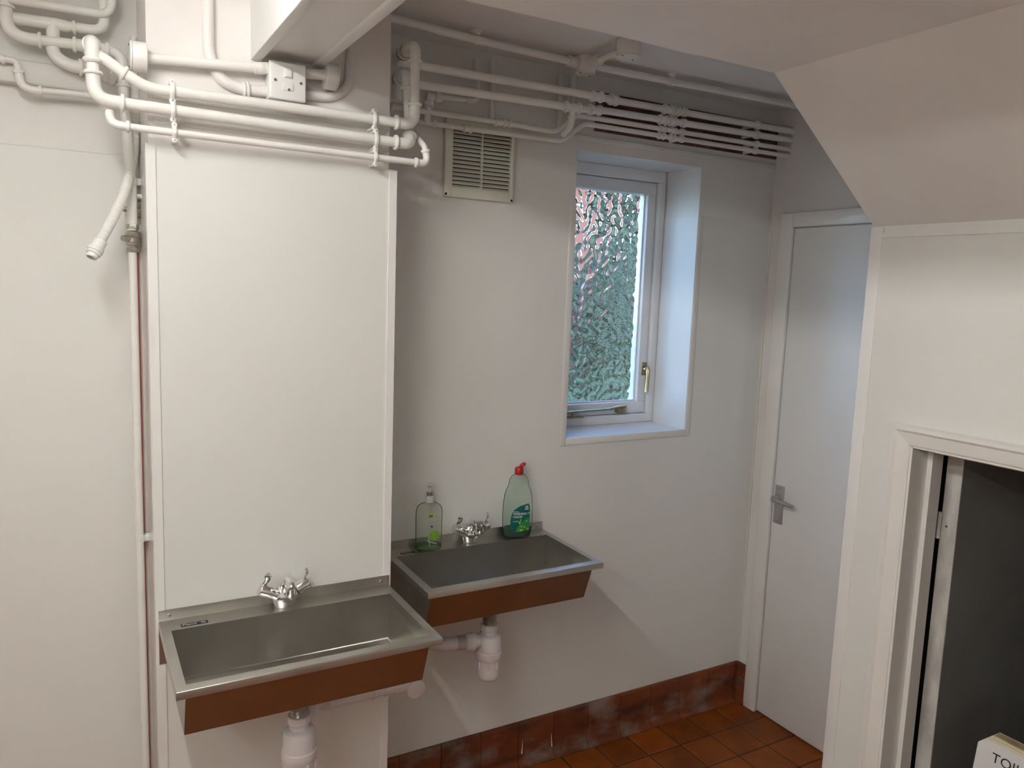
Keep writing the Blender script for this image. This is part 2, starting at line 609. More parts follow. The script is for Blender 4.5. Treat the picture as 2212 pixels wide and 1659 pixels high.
# plaster ledge above the window and a dark brown strip behind the pipes
box('plaster_step', (1.44, YB - 0.006, 2.218), (XR, YB + 0.001, 2.236), 'wall_paint', wb_, bevel=0.002)
box('brown_strip', (1.56, YB - 0.002, 2.255), (XR, YB + 0.001, 2.385), 'strip_brown', wb_)
# left hand ledge of the rough plaster behind the pipes
box('plaster_ledge', (-1.5, YB - 0.035, 2.150), (PX0, YB + 0.001, 2.205), 'wall_paint', wb_, bevel=0.006)

# ------------------------------------------------------------------ other walls
struct(boxes('wall_left', [((-1.60, -1.7, 0), (-1.5, YB + 0.1, ZC))], 'panel'), 'white clad wall on the open side of the room')
struct(boxes('wall_rear', [((-1.6, -1.7, 0), (3.0, -1.6, ZC))], 'panel'), 'white clad wall behind the viewer')
wr = struct(boxes('wall_right', [((XR, YE - 0.06, 0), (XR + 0.15, YB + 0.1, ZC))], 'wall_paint'), 'painted end wall of the door recess')

# ------------------------------------------------------------------ ceilings
struct(box('ceiling', (-1.6, -1.7, ZC), (3.1, 2.6, ZC + 0.1), 'ceiling_paint'), 'painted plaster ceiling over the window recess')
XS = 1.479
lowc = struct(box('ceiling_lower', (0.551, -1.6, ZL), (XS, YE, ZC), 'ceiling_paint'), 'lower plaster ceiling beside the stair soffit')
struct(prism('ceiling_sloped', [(XS, ZL), (XP, 1.916), (3.0, 1.916), (3.0, ZC), (XS, ZC)], 'y', -1.6, YE, 'ceiling_paint'), 'sloping plaster soffit under the stairs')
bmw = struct(box('ceiling_beam', (0.40, -1.6, 2.243), (0.532, YP, ZC), 'beam_paint'), 'boxed painted beam running to the pier')
box('side_board', (0.382, -1.6, 2.230), (0.406, YP, ZC), 'beam_paint', bmw, bevel=0.002)
box('side_board', (0.526, -1.6, 2.236), (0.551, YP, ZC), 'beam_paint', bmw, bevel=0.002)

# ------------------------------------------------------------------ pier
pier = struct(box('wall_pier', (PX0, YP, 0), (PX1, YB, ZC), 'pier_paint'), 'painted pier with a glossy white cladding sheet')
box('cladding_panel', (PX0 + 0.004, YP - T, 0.0), (PX1 + 0.004, YP + 0.001, ZPAN), 'panel', pier)
box('side_panel', (PX0 - T, YP, 0.0), (PX0 + 0.001, YB - 0.004, ZPAN), 'panel', pier)
# white angle trims on both edges
def angle_trim(x, s):
    bm = bmesh.new()
    w = 0.021
    bm_prism(bm, [(x, YP - 0.006), (x + s * w, YP - 0.006), (x + s * w, YP - 0.003), (x + s * 0.002, YP - 0.003), (x + s * 0.002, YP + 0.022), (x, YP + 0.022)], 'z', 0.0, ZPAN + 0.004)
    return mk('edge_trim', bm, 'trim_plastic', pier)
angle_trim(PX0 - 0.007, 1)
angle_trim(PX1 + 0.021, -1)
boxes('batten', [((PX1, YP + 0.0, 0.0), (PX1 + 0.0195, YB - 0.004, ZPAN - 0.002))], 'panel', pier)
# ridges of old plaster on the painted pier
for z in (2.063, 2.118):
    box('plaster_ridge', (PX0 + 0.01, YP - 0.002, z - 0.007), (PX1 - 0.02, YP + 0.003, z + 0.007), 'pier_paint', pier, bevel=0.0018)

# ------------------------------------------------------------------ partition with low doorway
OY1, OZ1 = 1.216, 1.340     # clear opening: hinge side and head
OY0 = 0.50
wp = struct(boxes('wall_partition', [((XP, OY1, 0), (XP + 0.07, YE, 1.916)), ((XP, -1.6, 0), (XP + 0.07, OY0, 1.916)), ((XP, OY0, OZ1), (XP + 0.07, OY1, 1.916)),
                                     ((XP + 0.07, YE - 0.06, 0), (XR + 0.15, YE, ZC - 0.52))], 'wood_paint'), 'cream clad partition under the stair soffit')
def clad_p(y0, y1, z0, z1):
    return box('cladding_panel', (XP - T, y0, z0), (XP + 0.001, y1, z1), 'panel', wp)
clad_p(OY1, YE - 0.030, 0.1, 1.885)
clad_p(-1.6, OY0, 0.1, 1.885)
clad_p(OY0, OY1, OZ1, 1.885)
box('top_trim', (XP - 0.008, -1.6, 1.885), (XP, YE - 0.028, 1.897), 'trim_plastic', wp)
box('edge_trim', (XP - 0.006, YE - 0.032, 0.0), (XP, YE + 0.004, 1.914), 'trim_plastic', wp, bevel=0.0015)
box('sheet_joint', (XP - T - 0.0006, OY1 + 0.055, 1.086), (XP - T, YE - 0.032, 1.0875), 'wood_paint', wp)
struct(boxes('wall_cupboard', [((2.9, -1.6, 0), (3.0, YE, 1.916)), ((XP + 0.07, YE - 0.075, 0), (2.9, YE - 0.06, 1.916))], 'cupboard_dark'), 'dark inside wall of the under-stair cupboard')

# door lining, stop, architrave, leaf
d2 = sempty('door_2', 'open cream door frame of the under-stair cupboard', (XP, OY1, 0))
LX1 = 2.036
box('lining', (XP - 0.004, OY1 - 0.002, 0), (LX1, OY1 + 0.008, OZ1 + 0.01), 'wood_paint', d2)
box('lining', (XP - 0.004, OY0, OZ1), (LX1, OY1, OZ1 + 0.012), 'wood_paint', d2)
box('lining', (XP - 0.004, OY0 - 0.01, 0), (LX1, OY0, OZ1), 'wood_paint', d2)
box('door_stop', (1.966, OY1 - 0.016, 0), (1.995, OY1, OZ1), 'wood_paint', d2)
box('door_stop', (1.966, OY0, OZ1 - 0.016), (1.995, OY1, OZ1), 'wood_paint', d2)
def architrave(y_out, y_in, z_out, z_in):
    """moulded casing, mitred at the head: one vertical and one head piece"""
    prof = [(0.0, 0.008), (0.005, 0.020), (0.014, 0.021), (0.020, 0.0155), (0.050, 0.009), (0.0535, 0.007), (0.0535, 0.0)]
    prof = [(0.0, 0.0)] + prof
    bm = bmesh.new()
    lo = [bm.verts.new((XP - p[1], y_out - p[0], 0)) for p in prof]
    hi = [bm.verts.new((XP - p[1], y_out - p[0], z_out - p[0])) for p in prof]
    for i in range(len(prof)):
        j = (i + 1) % len(prof)
        bm.faces.new((lo[i], lo[j], hi[j], hi[i]))
    bm.faces.new(lo); bm.faces.new(hi[::-1])
    mk('architrave', bm, 'wood_paint', d2)
    bm = bmesh.new()
    a = [bm.verts.new((XP - p[1], y_out - p[0], z_out - p[0])) for p in prof]
    b = [bm.verts.new((XP - p[1], OY0 - 0.05, z_out - p[0])) for p in prof]
    for i in range(len(prof)):
        j = (i + 1) % len(prof)
        bm.faces.new((a[i], a[j], b[j], b[i]))
    bm.faces.new(a); bm.faces.new(b[::-1])
    mk('architrave', bm, 'wood_paint', d2)
architrave(1.274, 1.222, 1.399, 1.346)
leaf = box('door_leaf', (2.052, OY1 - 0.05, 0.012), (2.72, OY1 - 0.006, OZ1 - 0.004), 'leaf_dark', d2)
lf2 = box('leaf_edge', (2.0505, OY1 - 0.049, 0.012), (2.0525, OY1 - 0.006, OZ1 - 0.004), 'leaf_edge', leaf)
# hinge
hz = W(2018, 1138, y=OY1 - 0.01).z
hg = box('hinge', (2.0495, OY1 - 0.034, hz - 0.036), (2.0507, OY1 - 0.006, hz + 0.036), 'leaf_edge', leaf)
lathe('hinge_knuckle', [(0.0055, -0.037), (0.0055, -0.012), (0.0045, -0.012), (0.0045, -0.011), (0.0055, -0.011), (0.0055, 0.012), (0.0045, 0.012), (0.0045, 0.013), (0.0055, 0.013), (0.0055, 0.037)], (2.044, OY1 - 0.005, hz), (0, 0, 1), 'leaf_edge', d2, seg=12)
lathe('screw_head', [(0.003, 0), (0.003, 0.0005)], (2.0494, OY1 - 0.022, hz), (-1, 0, 0), 'dark_slot', d2, seg=10)

# ------------------------------------------------------------------ recess door
d1 = sempty('door_1', 'flush white painted door in the recess beside the window wall', (XR, 2.12, 0))
DY1 = 2.118
DY0 = DY1 - 0.686
door = box('door_leaf', (XR - 0.012, DY0, 0.010), (XR + 0.001, DY1, 1.980), 'door_paint', d1, bevel=0.0015)
box('door_frame', (XR - 0.026, DY1 + 0.003, 0.0), (XR, DY1 + 0.064, 2.040), 'wood_paint', d1, bevel=0.004)
box('door_frame', (XR - 0.025, YE + 0.001, 1.984), (XR, DY1 + 0.002, 2.040), 'wood_paint', d1, bevel=0.004)
pl = Vector((XR - 0.012, 2.086, 0.896))
plate = box('handle_plate', (pl.x - 0.005, pl.y - 0.022, pl.z - 0.077), (pl.x, pl.y + 0.022, pl.z + 0.077), 'satin_alloy', door, bevel=0.002)
hl = tube('lever', [Vector((pl.x - 0.003, pl.y + 0.004, pl.z + 0.028)), Vector((pl.x - 0.035, pl.y + 0.004, pl.z + 0.028)), Vector((pl.x - 0.043, pl.y - 0.002, pl.z + 0.028)), Vector((pl.x - 0.045, pl.y - 0.03, pl.z + 0.027)), Vector((pl.x - 0.044, pl.y - 0.075, pl.z + 0.024)), Vector((pl.x - 0.041, pl.y - 0.102, pl.z + 0.021))],
          [0.010, 0.009, 0.0095, 0.0095, 0.008, 0.007], 'satin_alloy', plate, seg=12)
lathe('lever_rose', [(0.013, 0), (0.013, 0.008), (0.010, 0.012)], (pl.x - 0.004, pl.y + 0.004, pl.z + 0.028), (-1, 0, 0), 'satin_alloy', plate, seg=16)
tube('snib', [(pl.x - 0.004, pl.y + 0.002, pl.z - 0.025), (pl.x - 0.016, pl.y + 0.002, pl.z - 0.025)], 0.004, 'satin_alloy', plate, seg=8)
for dz in (-0.066, 0.066):
    lathe('screw_head', [(0.0035, 0), (0.003, 0.0012)], (pl.x - 0.005, pl.y, pl.z + dz), (-1, 0, 0), 'screw', plate, seg=10)

# ------------------------------------------------------------------ quarry tile skirting
def skirt_profile(th=0.013, h=0.167):
    # (outward, z) cove-footed skirting tile
    return [(0.0, 0.0), (0.036, 0.0), (0.036, 0.004), (0.026, 0.007), (0.019, 0.014), (0.0145, 0.026), (th, 0.045), (th, h - 0.012), (th - 0.003, h - 0.004), (th - 0.007, h), (0.0, h)]
sk = struct(box('baseboard_back', (PX1 + 0.02, YB - 0.004, 0.0), (XR, YB - T, 0.166), 'grout'), 'red quarry tile cove skirting below the window wall')
nj = 2.4055
prof = skirt_profile()
def skirt_tile(x0, x1, parent):
    bm = bmesh.new()
    bm_prism(bm, [(YB - T - p[0], p[1]) for p in prof], 'x', x0, x1)
    mk('tile', bm, 'quarry_skirt', parent, smooth=True, angle=50)
x = nj
xs = [XR - 0.013]
while x > PX1 - 0.15:
    xs.append(x)
    x -= 0.1515
for a, b in zip(xs[1:], xs[:-1]):
    skirt_tile(max(a, PX1 + 0.021) + 0.0012, b - 0.0012, sk)
for (ua, va), (ub, vb), rr in (((1129, 1600), (1127, 1628), 0.0012), ((1191, 1585), (1192, 1612), 0.0012)):
    dr = tube('paint_drip', [W(ua, va, y=YB - 0.0165), W((ua + ub) / 2, (va + vb) / 2, y=YB - 0.0168), W(ub, vb, y=YB - 0.019)], [rr * 0.6, rr, rr * 1.9], 'print_white', sk, seg=8)
sk2 = struct(box('baseboard_right', (XR - 0.004, 2.186, 0), (XR, YB - 0.005, 0.164), 'grout'), 'short quarry tile skirting return beside the recess door')
bm = bmesh.new()
bm_prism(bm, [(XR - 0.004 - p[0] * 0.9, p[1]) for p in prof], 'y', 2.1845, YB - 0.012)
mk('tile', bm, 'quarry_skirt', sk2, smooth=True, angle=50)

# ------------------------------------------------------------------ window
win = sempty('window_1', 'white framed casement window with obscure hammered glass', (1.77, YB, WZ0))
FYW = 2.44
# reveal lining: right, left, sill, head (panel below the cladding line, plaster above)
box('reveal_panel', (WX1 - 0.004, YB - T, WZ0), (WX1 + 0.001, FYW, ZPAN - 0.002), 'reveal_gloss', win)
box('reveal_panel', (WX0 - 0.001, YB - T, WZ0), (WX0 + 0.004, FYW, ZPAN - 0.002), 'reveal_gloss', win)
box('window_sill', (WX0, YB - T, WZ0 - 0.001), (WX1, FYW, WZ0 + 0.004), 'reveal_gloss', win)
for lo, hi in (((WX0 - 0.022, YB - 0.0065, WZ0 - 0.022), (WX0 + 0.002, YB - T, ZPAN)), ((WX1 - 0.002, YB - 0.0065, WZ0 - 0.022), (WX1 + 0.020, YB - T, ZPAN)), ((WX0 + 0.002, YB - 0.0065, WZ0 - 0.020), (WX1 - 0.002, YB - T, WZ0 + 0.004))):
    box('edge_trim', lo, hi, 'panel', win, bevel=0.001)
def frame_rect(name, x0, x1, z0, z1, w, y0, y1, parent, wb=None, chamfer=0.0):
    wb = wb or w
    fo = bpy.data.objects
    r = boxes(name, [((x0, y0, z0), (x0 + w, y1, z1)), ((x1 - w, y0, z0), (x1, y1, z1)), ((x0 + w, y0, z1 - w), (x1 - w, y1, z1)), ((x0 + w, y0, z0), (x1 - w, y1, z0 + wb))], 'frame_white', parent)
    return r
fx0, fx1, fz0, fz1 = WX0 + 0.004, WX1 - 0.004, WZ0 + 0.004, WZ1
def fbar(name, lo, hi, parent): return box(name, lo, hi, 'frame_white', parent, bevel=0.002)
FW = 0.030
fr = fbar('window_frame', (fx0, FYW, fz0), (fx1, 2.53, fz0 + 0.034), win)
fbar('window_frame', (fx0, FYW, fz1 - 0.042), (fx1, 2.53, fz1), win)
fbar('window_frame', (fx0, FYW, fz0 + 0.034), (fx0 + FW, 2.53, fz1 - 0.042), win)
fbar('window_frame', (fx1 - FW, FYW, fz0 + 0.034), (fx1, 2.53, fz1 - 0.042), win)
sx0, sx1, sz0, sz1 = fx0 + FW + 0.002, fx1 - FW - 0.002, fz0 + 0.036, fz1 - 0.044
SY0, SY1 = 2.458, 2.515
SW = 0.040
sash = fbar('sash', (sx0, SY0, sz0), (sx1, SY1, sz0 + 0.046), win)
sash['label'] = 'white casement sash rail'
fbar('sash_rail', (sx0, SY0, sz1 - 0.046), (sx1, SY1, sz1), sash)
fbar('sash_stile', (sx0, SY0, sz0 + 0.046), (sx0 + SW, SY1, sz1 - 0.046), sash)
fbar('sash_stile', (sx1 - SW, SY0, sz0 + 0.046), (sx1, SY1, sz1 - 0.046), sash)
gx0, gx1, gz0, gz1 = sx0 + SW - 0.004, sx1 - SW + 0.004, sz0 + 0.042, sz1 - 0.042
# glazing bead
for lo, hi in (((gx0 + 0.004, 2.476, gz0 + 0.004), (gx1 - 0.004, 2.484, gz0 + 0.010)), ((gx1 - 0.010, 2.476, gz0 + 0.010), (gx1 - 0.004, 2.484, gz1 - 0.004))):
    box('glazing_bead', lo, hi, 'frame_white', sash)

# hammered obscure glass: relief on the room side
def glass_pane():
    nx, nz = 132, 270
    X, Z = np.meshgrid(np.linspace(gx0, gx1, nx), np.linspace(gz0, gz1, nz))
    cell = 0.044
    pts = []
    for i in range(int((gx1 - gx0) / cell) + 3):
        for j in range(int((gz1 - gz0) / cell) + 3):
            pts.append((gx0 + (i - 0.5 + rng.uniform(-.5, .5)) * cell, gz0 + (j - 0.5 + rng.uniform(-.5, .5)) * cell))
    pts = np.array(pts)
    H = np.zeros(X.shape)
    F1 = np.full(X.shape, 9.0); F2 = np.full(X.shape, 9.0); ID = np.zeros(X.shape, int)
    for k, (px, pz) in enumerate(pts):
        i0 = np.searchsorted(X[0], px - 0.10); i1 = np.searchsorted(X[0], px + 0.10)
        j0 = np.searchsorted(Z[:, 0], pz - 0.10); j1 = np.searchsorted(Z[:, 0], pz + 0.10)
        if i1 <= i0 or j1 <= j0: continue
        d = np.hypot(X[j0:j1, i0:i1] - px, Z[j0:j1, i0:i1] - pz)
        f1 = F1[j0:j1, i0:i1]; f2 = F2[j0:j1, i0:i1]
        m = d < f1
        f2[:] = np.where(m, f1, np.minimum(f2, d))
        ID[j0:j1, i0:i1] = np.where(m, k, ID[j0:j1, i0:i1])
        f1[:] = np.minimum(f1, d)
    e = np.clip((F2 - F1) / cell, 0, 1)
    amp = rng.uniform(0.5, 1.4, len(pts))[ID]
    H = (1 - np.exp(-3.2 * e)) * 0.0036 * amp
    # smooth
    for _ in range(9):
        Hp = np.pad(H, 1, mode='edge')
        H = (Hp[1:-1, 1:-1] * 2 + Hp[:-2, 1:-1] + Hp[2:, 1:-1] + Hp[1:-1, :-2] + Hp[1:-1, 2:]) / 6
    H = H + 0.0007 * np.sin(X * 120 + 2.0 * np.sin(Z * 60)) * np.sin(Z * 105 + 1.8 * np.sin(X * 75))
    y0 = 2.484
    off = woff(sash)
    V = [(float(X[j, i]) - off.x, y0 - float(H[j, i]) - off.y, float(Z[j, i]) - off.z) for j in range(nz) for i in range(nx)]
    Fc = [(j * nx + i, j * nx + i + 1, (j + 1) * nx + i + 1, (j + 1) * nx + i) for j in range(nz - 1) for i in range(nx - 1)]
    n0 = len(V)
    yb = y0 + 0.004
    per = [i for i in range(nx)] + [j * nx + nx - 1 for j in range(1, nz)] + [(nz - 1) * nx + i for i in range(nx - 2, -1, -1)] + [j * nx for j in range(nz - 2, 0, -1)]
    for p in per: V.append((V[p][0], yb - off.y, V[p][2]))
    n = len(per)
    for k in range(n):
        Fc.append((per[(k + 1) % n], per[k], n0 + k, n0 + (k + 1) % n))
    Fc.append(tuple(n0 + k for k in range(n - 1, -1, -1)))
    me = bpy.data.meshes.new('pane')
    me.from_pydata(V, [], Fc)
    bm = bmesh.new(); bm.from_mesh(me)
    bmesh.ops.recalc_face_normals(bm, faces=bm.faces)
    for f in bm.faces: f.smooth = len(f.verts) == 4
    for ed in bm.edges:
        if len(ed.link_faces) == 2 and ed.calc_face_angle(0) > 1.0: ed.smooth = False
    bm.to_mesh(me); bm.free()
    me.materials.append(M['obscure_glass'])
    o = bpy.data.objects.new('pane', me)
    COL.objects.link(o)
    o.parent = sash
    o['label'] = 'hammered obscure glass pane'
glass_pane()

# casement fastener and stay
hx = sx1 - 0.014
hzz = 1.405
hd = box('fastener', (hx - 0.010, SY0 - 0.004, hzz - 0.022), (hx + 0.010, SY0, hzz + 0.030), 'aged_brass', sash, bevel=0.001)
lathe('fastener_pivot', [(0.010, 0), (0.010, 0.016), (0.008, 0.020)], (hx, SY0 - 0.003, hzz + 0.004), (0, -1, 0), 'aged_brass', hd, seg=14)
tube('fastener_handle', [(hx, SY0 - 0.018, hzz + 0.012), (hx, SY0 - 0.024, hzz), (hx - 0.001, SY0 - 0.028, hzz - 0.03), (hx - 0.003, SY0 - 0.026, hzz - 0.06), (hx - 0.006, SY0 - 0.030, hzz - 0.088)], [0.009, 0.010, 0.008, 0.008, 0.009], 'aged_brass', hd, seg=10, ell=(1, 0.6))
box('fastener_tongue', (hx + 0.004, SY0 - 0.016, hzz - 0.006), (hx + 0.032, SY0 - 0.008, hzz + 0.006), 'satin_nickel', hd, bevel=0.001)
stz = fz0 + 0.056
st = tube('stay', [(1.54, SY0 - 0.020, stz), (1.60, SY0 - 0.022, stz + 0.002), (1.82, SY0 - 0.026, stz + 0.006), (1.862, SY0 - 0.026, stz + 0.013), (1.900, SY0 - 0.026, stz + 0.014)], [0.010, 0.010, 0.010, 0.010, 0.009], 'aged_brass', sash, seg=10, ell=(0.5, 1.0))
st['label'] = 'brass casement stay arm'
box('stay_pivot', (1.868, SY0 - 0.034, stz - 0.014), (1.900, SY0, stz + 0.010), 'aged_brass', st, bevel=0.002)
box('stay_plate', (1.535, FYW - 0.014, fz0 + 0.034), (1.700, FYW + 0.012, fz0 + 0.038), 'aged_brass', win)
tube('stay_pin', [(1.655, FYW - 0.001, fz0 + 0.036), (1.655, FYW - 0.001, fz0 + 0.060)], 0.004, 'aged_brass', win, seg=8)
tube('stay_pin', [(1.575, FYW - 0.001, fz0 + 0.036), (1.575, FYW - 0.001, fz0 + 0.060)], 0.004, 'aged_brass', win, seg=8)

# ------------------------------------------------------------------ outside
gr = box('ground_outside', (-10, 2.62, -0.4), (30, 40, 0.35), 'lawn')
struct(gr, 'green lawn outside the window')
def blob(label, c, s, n, seed, material='hedge', name='garden_shrub', cat='shrub'):
    r = random.Random(seed)
    bm = bmesh.new()
    bmesh.ops.create_icosphere(bm, subdivisions=4, radius=1)
    for v in bm.verts:
        k = 1 + 0.13 * math.sin(7 * v.co.x + seed) * math.sin(6 * v.co.y + 2) + 0.10 * math.sin(13 * v.co.z + 4 * v.co.x + seed) + r.uniform(-0.09, 0.09)
        v.co = Vector((c[0] + v.co.x * s[0] * k, c[1] + v.co.y * s[1] * k, c[2] + v.co.z * s[2] * k))
    o = mk(name, bm, material)
    o['label'] = label; o['category'] = cat
    return o
blob('rounded dark green shrub on the lawn outside the window', (6.6, 8.2, 1.0), (1.15, 0.9, 1.5), 0, 3)
blob('tall dark tree crown rising beyond the lawn outside', (11.5, 12.4, 2.8), (2.6, 1.7, 3.7), 0, 8, name='garden_tree', cat='tree')
blob('low spreading shrub at the corner of the brick house outside', (7.9, 10.4, 0.9), (0.75, 0.7, 1.15), 0, 5)
hs = thing('brick_house', 'salmon brick house seen through the obscure glass', 'house', (5.2, 11.5, 0.35))
box('wall', (0.5, 11.5, 0.3), (8.0, 15.5, 3.9), 'house_brick', hs)
prism('roof', [(11.2, 3.9), (15.8, 3.9), (13.5, 5.2)], 'x', 0.2, 8.3, 'roof_tile', hs)
wf = box('window', (5.75, 11.46, 1.35), (6.45, 11.52, 2.3), 'render_white', hs)
box('pane', (5.80, 11.45, 1.40), (6.40, 11.47, 2.25), 'leaf_dark', wf)

# ------------------------------------------------------------------ ceiling light and added fill batten (outside the viewer's frame)
def batten_light(label, x, y0, y1, z, tube_mat):
    cl = thing('ceiling_light', label, 'light', (x, (y0 + y1) / 2, z), 'fluorescent battens')
    box('batten_body', (x - 0.04, y0 - 0.02, z - 0.040), (x + 0.04, y1 + 0.02, z), 'fitting_white', cl, bevel=0.004)
    tube('lamp_tube', [(x, y0, z - 0.058), (x, y1, z - 0.058)], 0.019, tube_mat, cl, seg=16)
    for y in (y0 - 0.014, y1 + 0.004):
        box('lamp_holder', (x - 0.015, y - 0.008, z - 0.082), (x + 0.015, y + 0.008, z - 0.038), 'fitting_white', cl, bevel=0.002)
batten_light('white fluorescent batten light on the ceiling left of the boxed beam', -0.12, 0.42, 1.54, ZC, 'tube_on')
batten_light('added white fluorescent fill light on the ceiling near the clad side wall', -1.05, -0.75, 0.35, ZC, 'tube_on_fill')  # unseen second batten, added as fill to brighten the right side

# ================================================================== sinks
def make_sink(label_s, x0, yw, zr):
    """stainless washbasin hung on a wall face at y = yw; rim top at zr"""
    WID, DEP = 0.592, 0.372
    s = thing('stainless_sink', label_s, 'sink', (x0 + WID / 2, yw - DEP / 2, 0.745), 'stainless washbasins')
    x1 = x0 + WID
    yf = yw - DEP
    ix0, ix1, iy0, iy1 = x0 + 0.022, x1 - 0.022, yf + 0.026, yw - 0.068
    zb = zr - 0.128
    # rim sheet with opening and folded outer lip
    bm = bmesh.new()
    lip = 0.018
    O = [(x0, yf), (x1, yf), (x1, yw - 0.002), (x0, yw - 0.002)]
    I = [(ix0, iy0), (ix1, iy0), (ix1, iy1), (ix0, iy1)]
    ot = [bm.verts.new((*p, zr)) for p in O]
    it = [bm.verts.new((*p, zr)) for p in I]
    ob = [bm.verts.new((*p, zr - lip)) for p in O]
    for i in range(4):
        j = (i + 1) % 4
        bm.faces.new((ot[i], ot[j], it[j], it[i]))
        bm.faces.new((ob[i], ob[j], ot[j], ot[i]))
    es = [e for e in bm.edges if all(v in ot for v in e.verts)]
    bmesh.ops.bevel(bm, geom=es, offset=0.003, segments=3, profile=0.5, affect='EDGES')
    rim = mk('rim', bm, 'steel_rim', s, smooth=True, angle=60)
    # bowl: folded sheet, rounded bottom edges
    bm = bmesh.new()
    top = [bm.verts.new((*p, zr)) for p in I]
    bot = [bm.verts.new((*p, zb)) for p in ((ix0 + 0.003, iy0 + 0.043), (ix1 - 0.003, iy0 + 0.043), (ix1 - 0.003, iy1 - 0.001), (ix0 + 0.003, iy1 - 0.001))]
    for i in range(4):
        j = (i + 1) % 4
        bm.faces.new((top[i], top[j], bot[j], bot[i]))
    bm.faces.new(bot)
    bmesh.ops.bevel(bm, geom=[e for e in bm.edges if all(v in bot for v in e.verts)], offset=0.005, segments=3, profile=0.5, affect='EDGES')
    bowl = mk('bowl', bm, 'steel', s, smooth=True, angle=60)
    # drain in the bowl floor
    dx, dy = x0 + WID / 2, yw - 0.185
    lathe('drain', [(0.0, 0.0035), (0.012, 0.0035), (0.016, 0.001), (0.027, 0.003), (0.034, 0.002), (0.036, 0.0)], (dx, dy, zb + 0.0008), (0, 0, 1), 'chrome', bowl, seg=24)
    # outer apron
    bm = bmesh.new()
    zt = zr - lip
    a0, a1 = x0 + 0.021, x1 - 0.023
    poly = [(yw - 0.004, zt), (yf + 0.024, zt), (yf + 0.066, zb - 0.006), (yw - 0.004, zb - 0.006)]
    # open-topped folded casing
    A = [bm.verts.new((a0, *p)) for p in poly]
    B = [bm.verts.new((a1, *p)) for p in poly]
    bm.faces.new((A[1], A[2], B[2], B[1]))
    bm.faces.new((A[2], A[3], B[3], B[2]))
    bm.faces.new((A[0], A[1], A[2], A[3]))
    bm.faces.new((B[3], B[2], B[1], B[0]))
    ap = mk('apron', bm, 'steel', s)
    # upstand with fixing screws, rear skirt
    up = box('upstand', (x0, yw - 0.0045, zr - 0.110), (x1, yw - 0.003, zr + 0.027), 'steel_rim', s)
    for xx in (x0 + 0.024, x1 - 0.024):
        lathe('screw_head', [(0.005, 0), (0.005, 0.001), (0.0035, 0.0022)], (xx, yw - 0.0045, zr + 0.013), (0, -1, 0), 'screw', up, seg=12)
        lathe('screw_slot', [(0.0014, 0), (0.0014, 0.0003)], (xx, yw - 0.0067, zr + 0.013), (0, -1, 0), 'dark_slot', up, seg=8)
    # maker's badge
    bx0, by0 = x0 + 0.045, yw - 0.057
    bd = box('badge', (bx0, by0, zr), (bx0 + 0.062, by0 + 0.016, zr + 0.0006), 'black', rim, bevel=0.0002)
    text_mesh('Pland', 0.0150, lambda a, b, c: (bx0 + 0.0035 + a, by0 + 0.0035 + b, zr + 0.0007 + c), 'badge_text', 'badge_lettering', bd, extrude=0.0001, bold=0.0004)
    bm = bmesh.new()
    for k in range(3):
        pts = [(bx0 + 0.046 + q * 0.0022, by0 + 0.004 + k * 0.0034 + 0.0008 * math.sin(q * 1.2), zr + 0.0008) for q in range(6)]
        bm_tube(bm, pts, 0.0006, seg=6)
    mk('badge_waves', bm, 'badge_text', bd)
    return s, (dx, dy, zb - 0.007)

ZR = 0.878
near_sink, dn = make_sink('stainless steel sink hung on the pier beneath the clad panel, nothing on its ledge', 0.156, YP - T, ZR)
far_sink, df_ = make_sink('stainless steel sink under the window wall with bottles on its ledge', 0.822, YB - T, ZR)

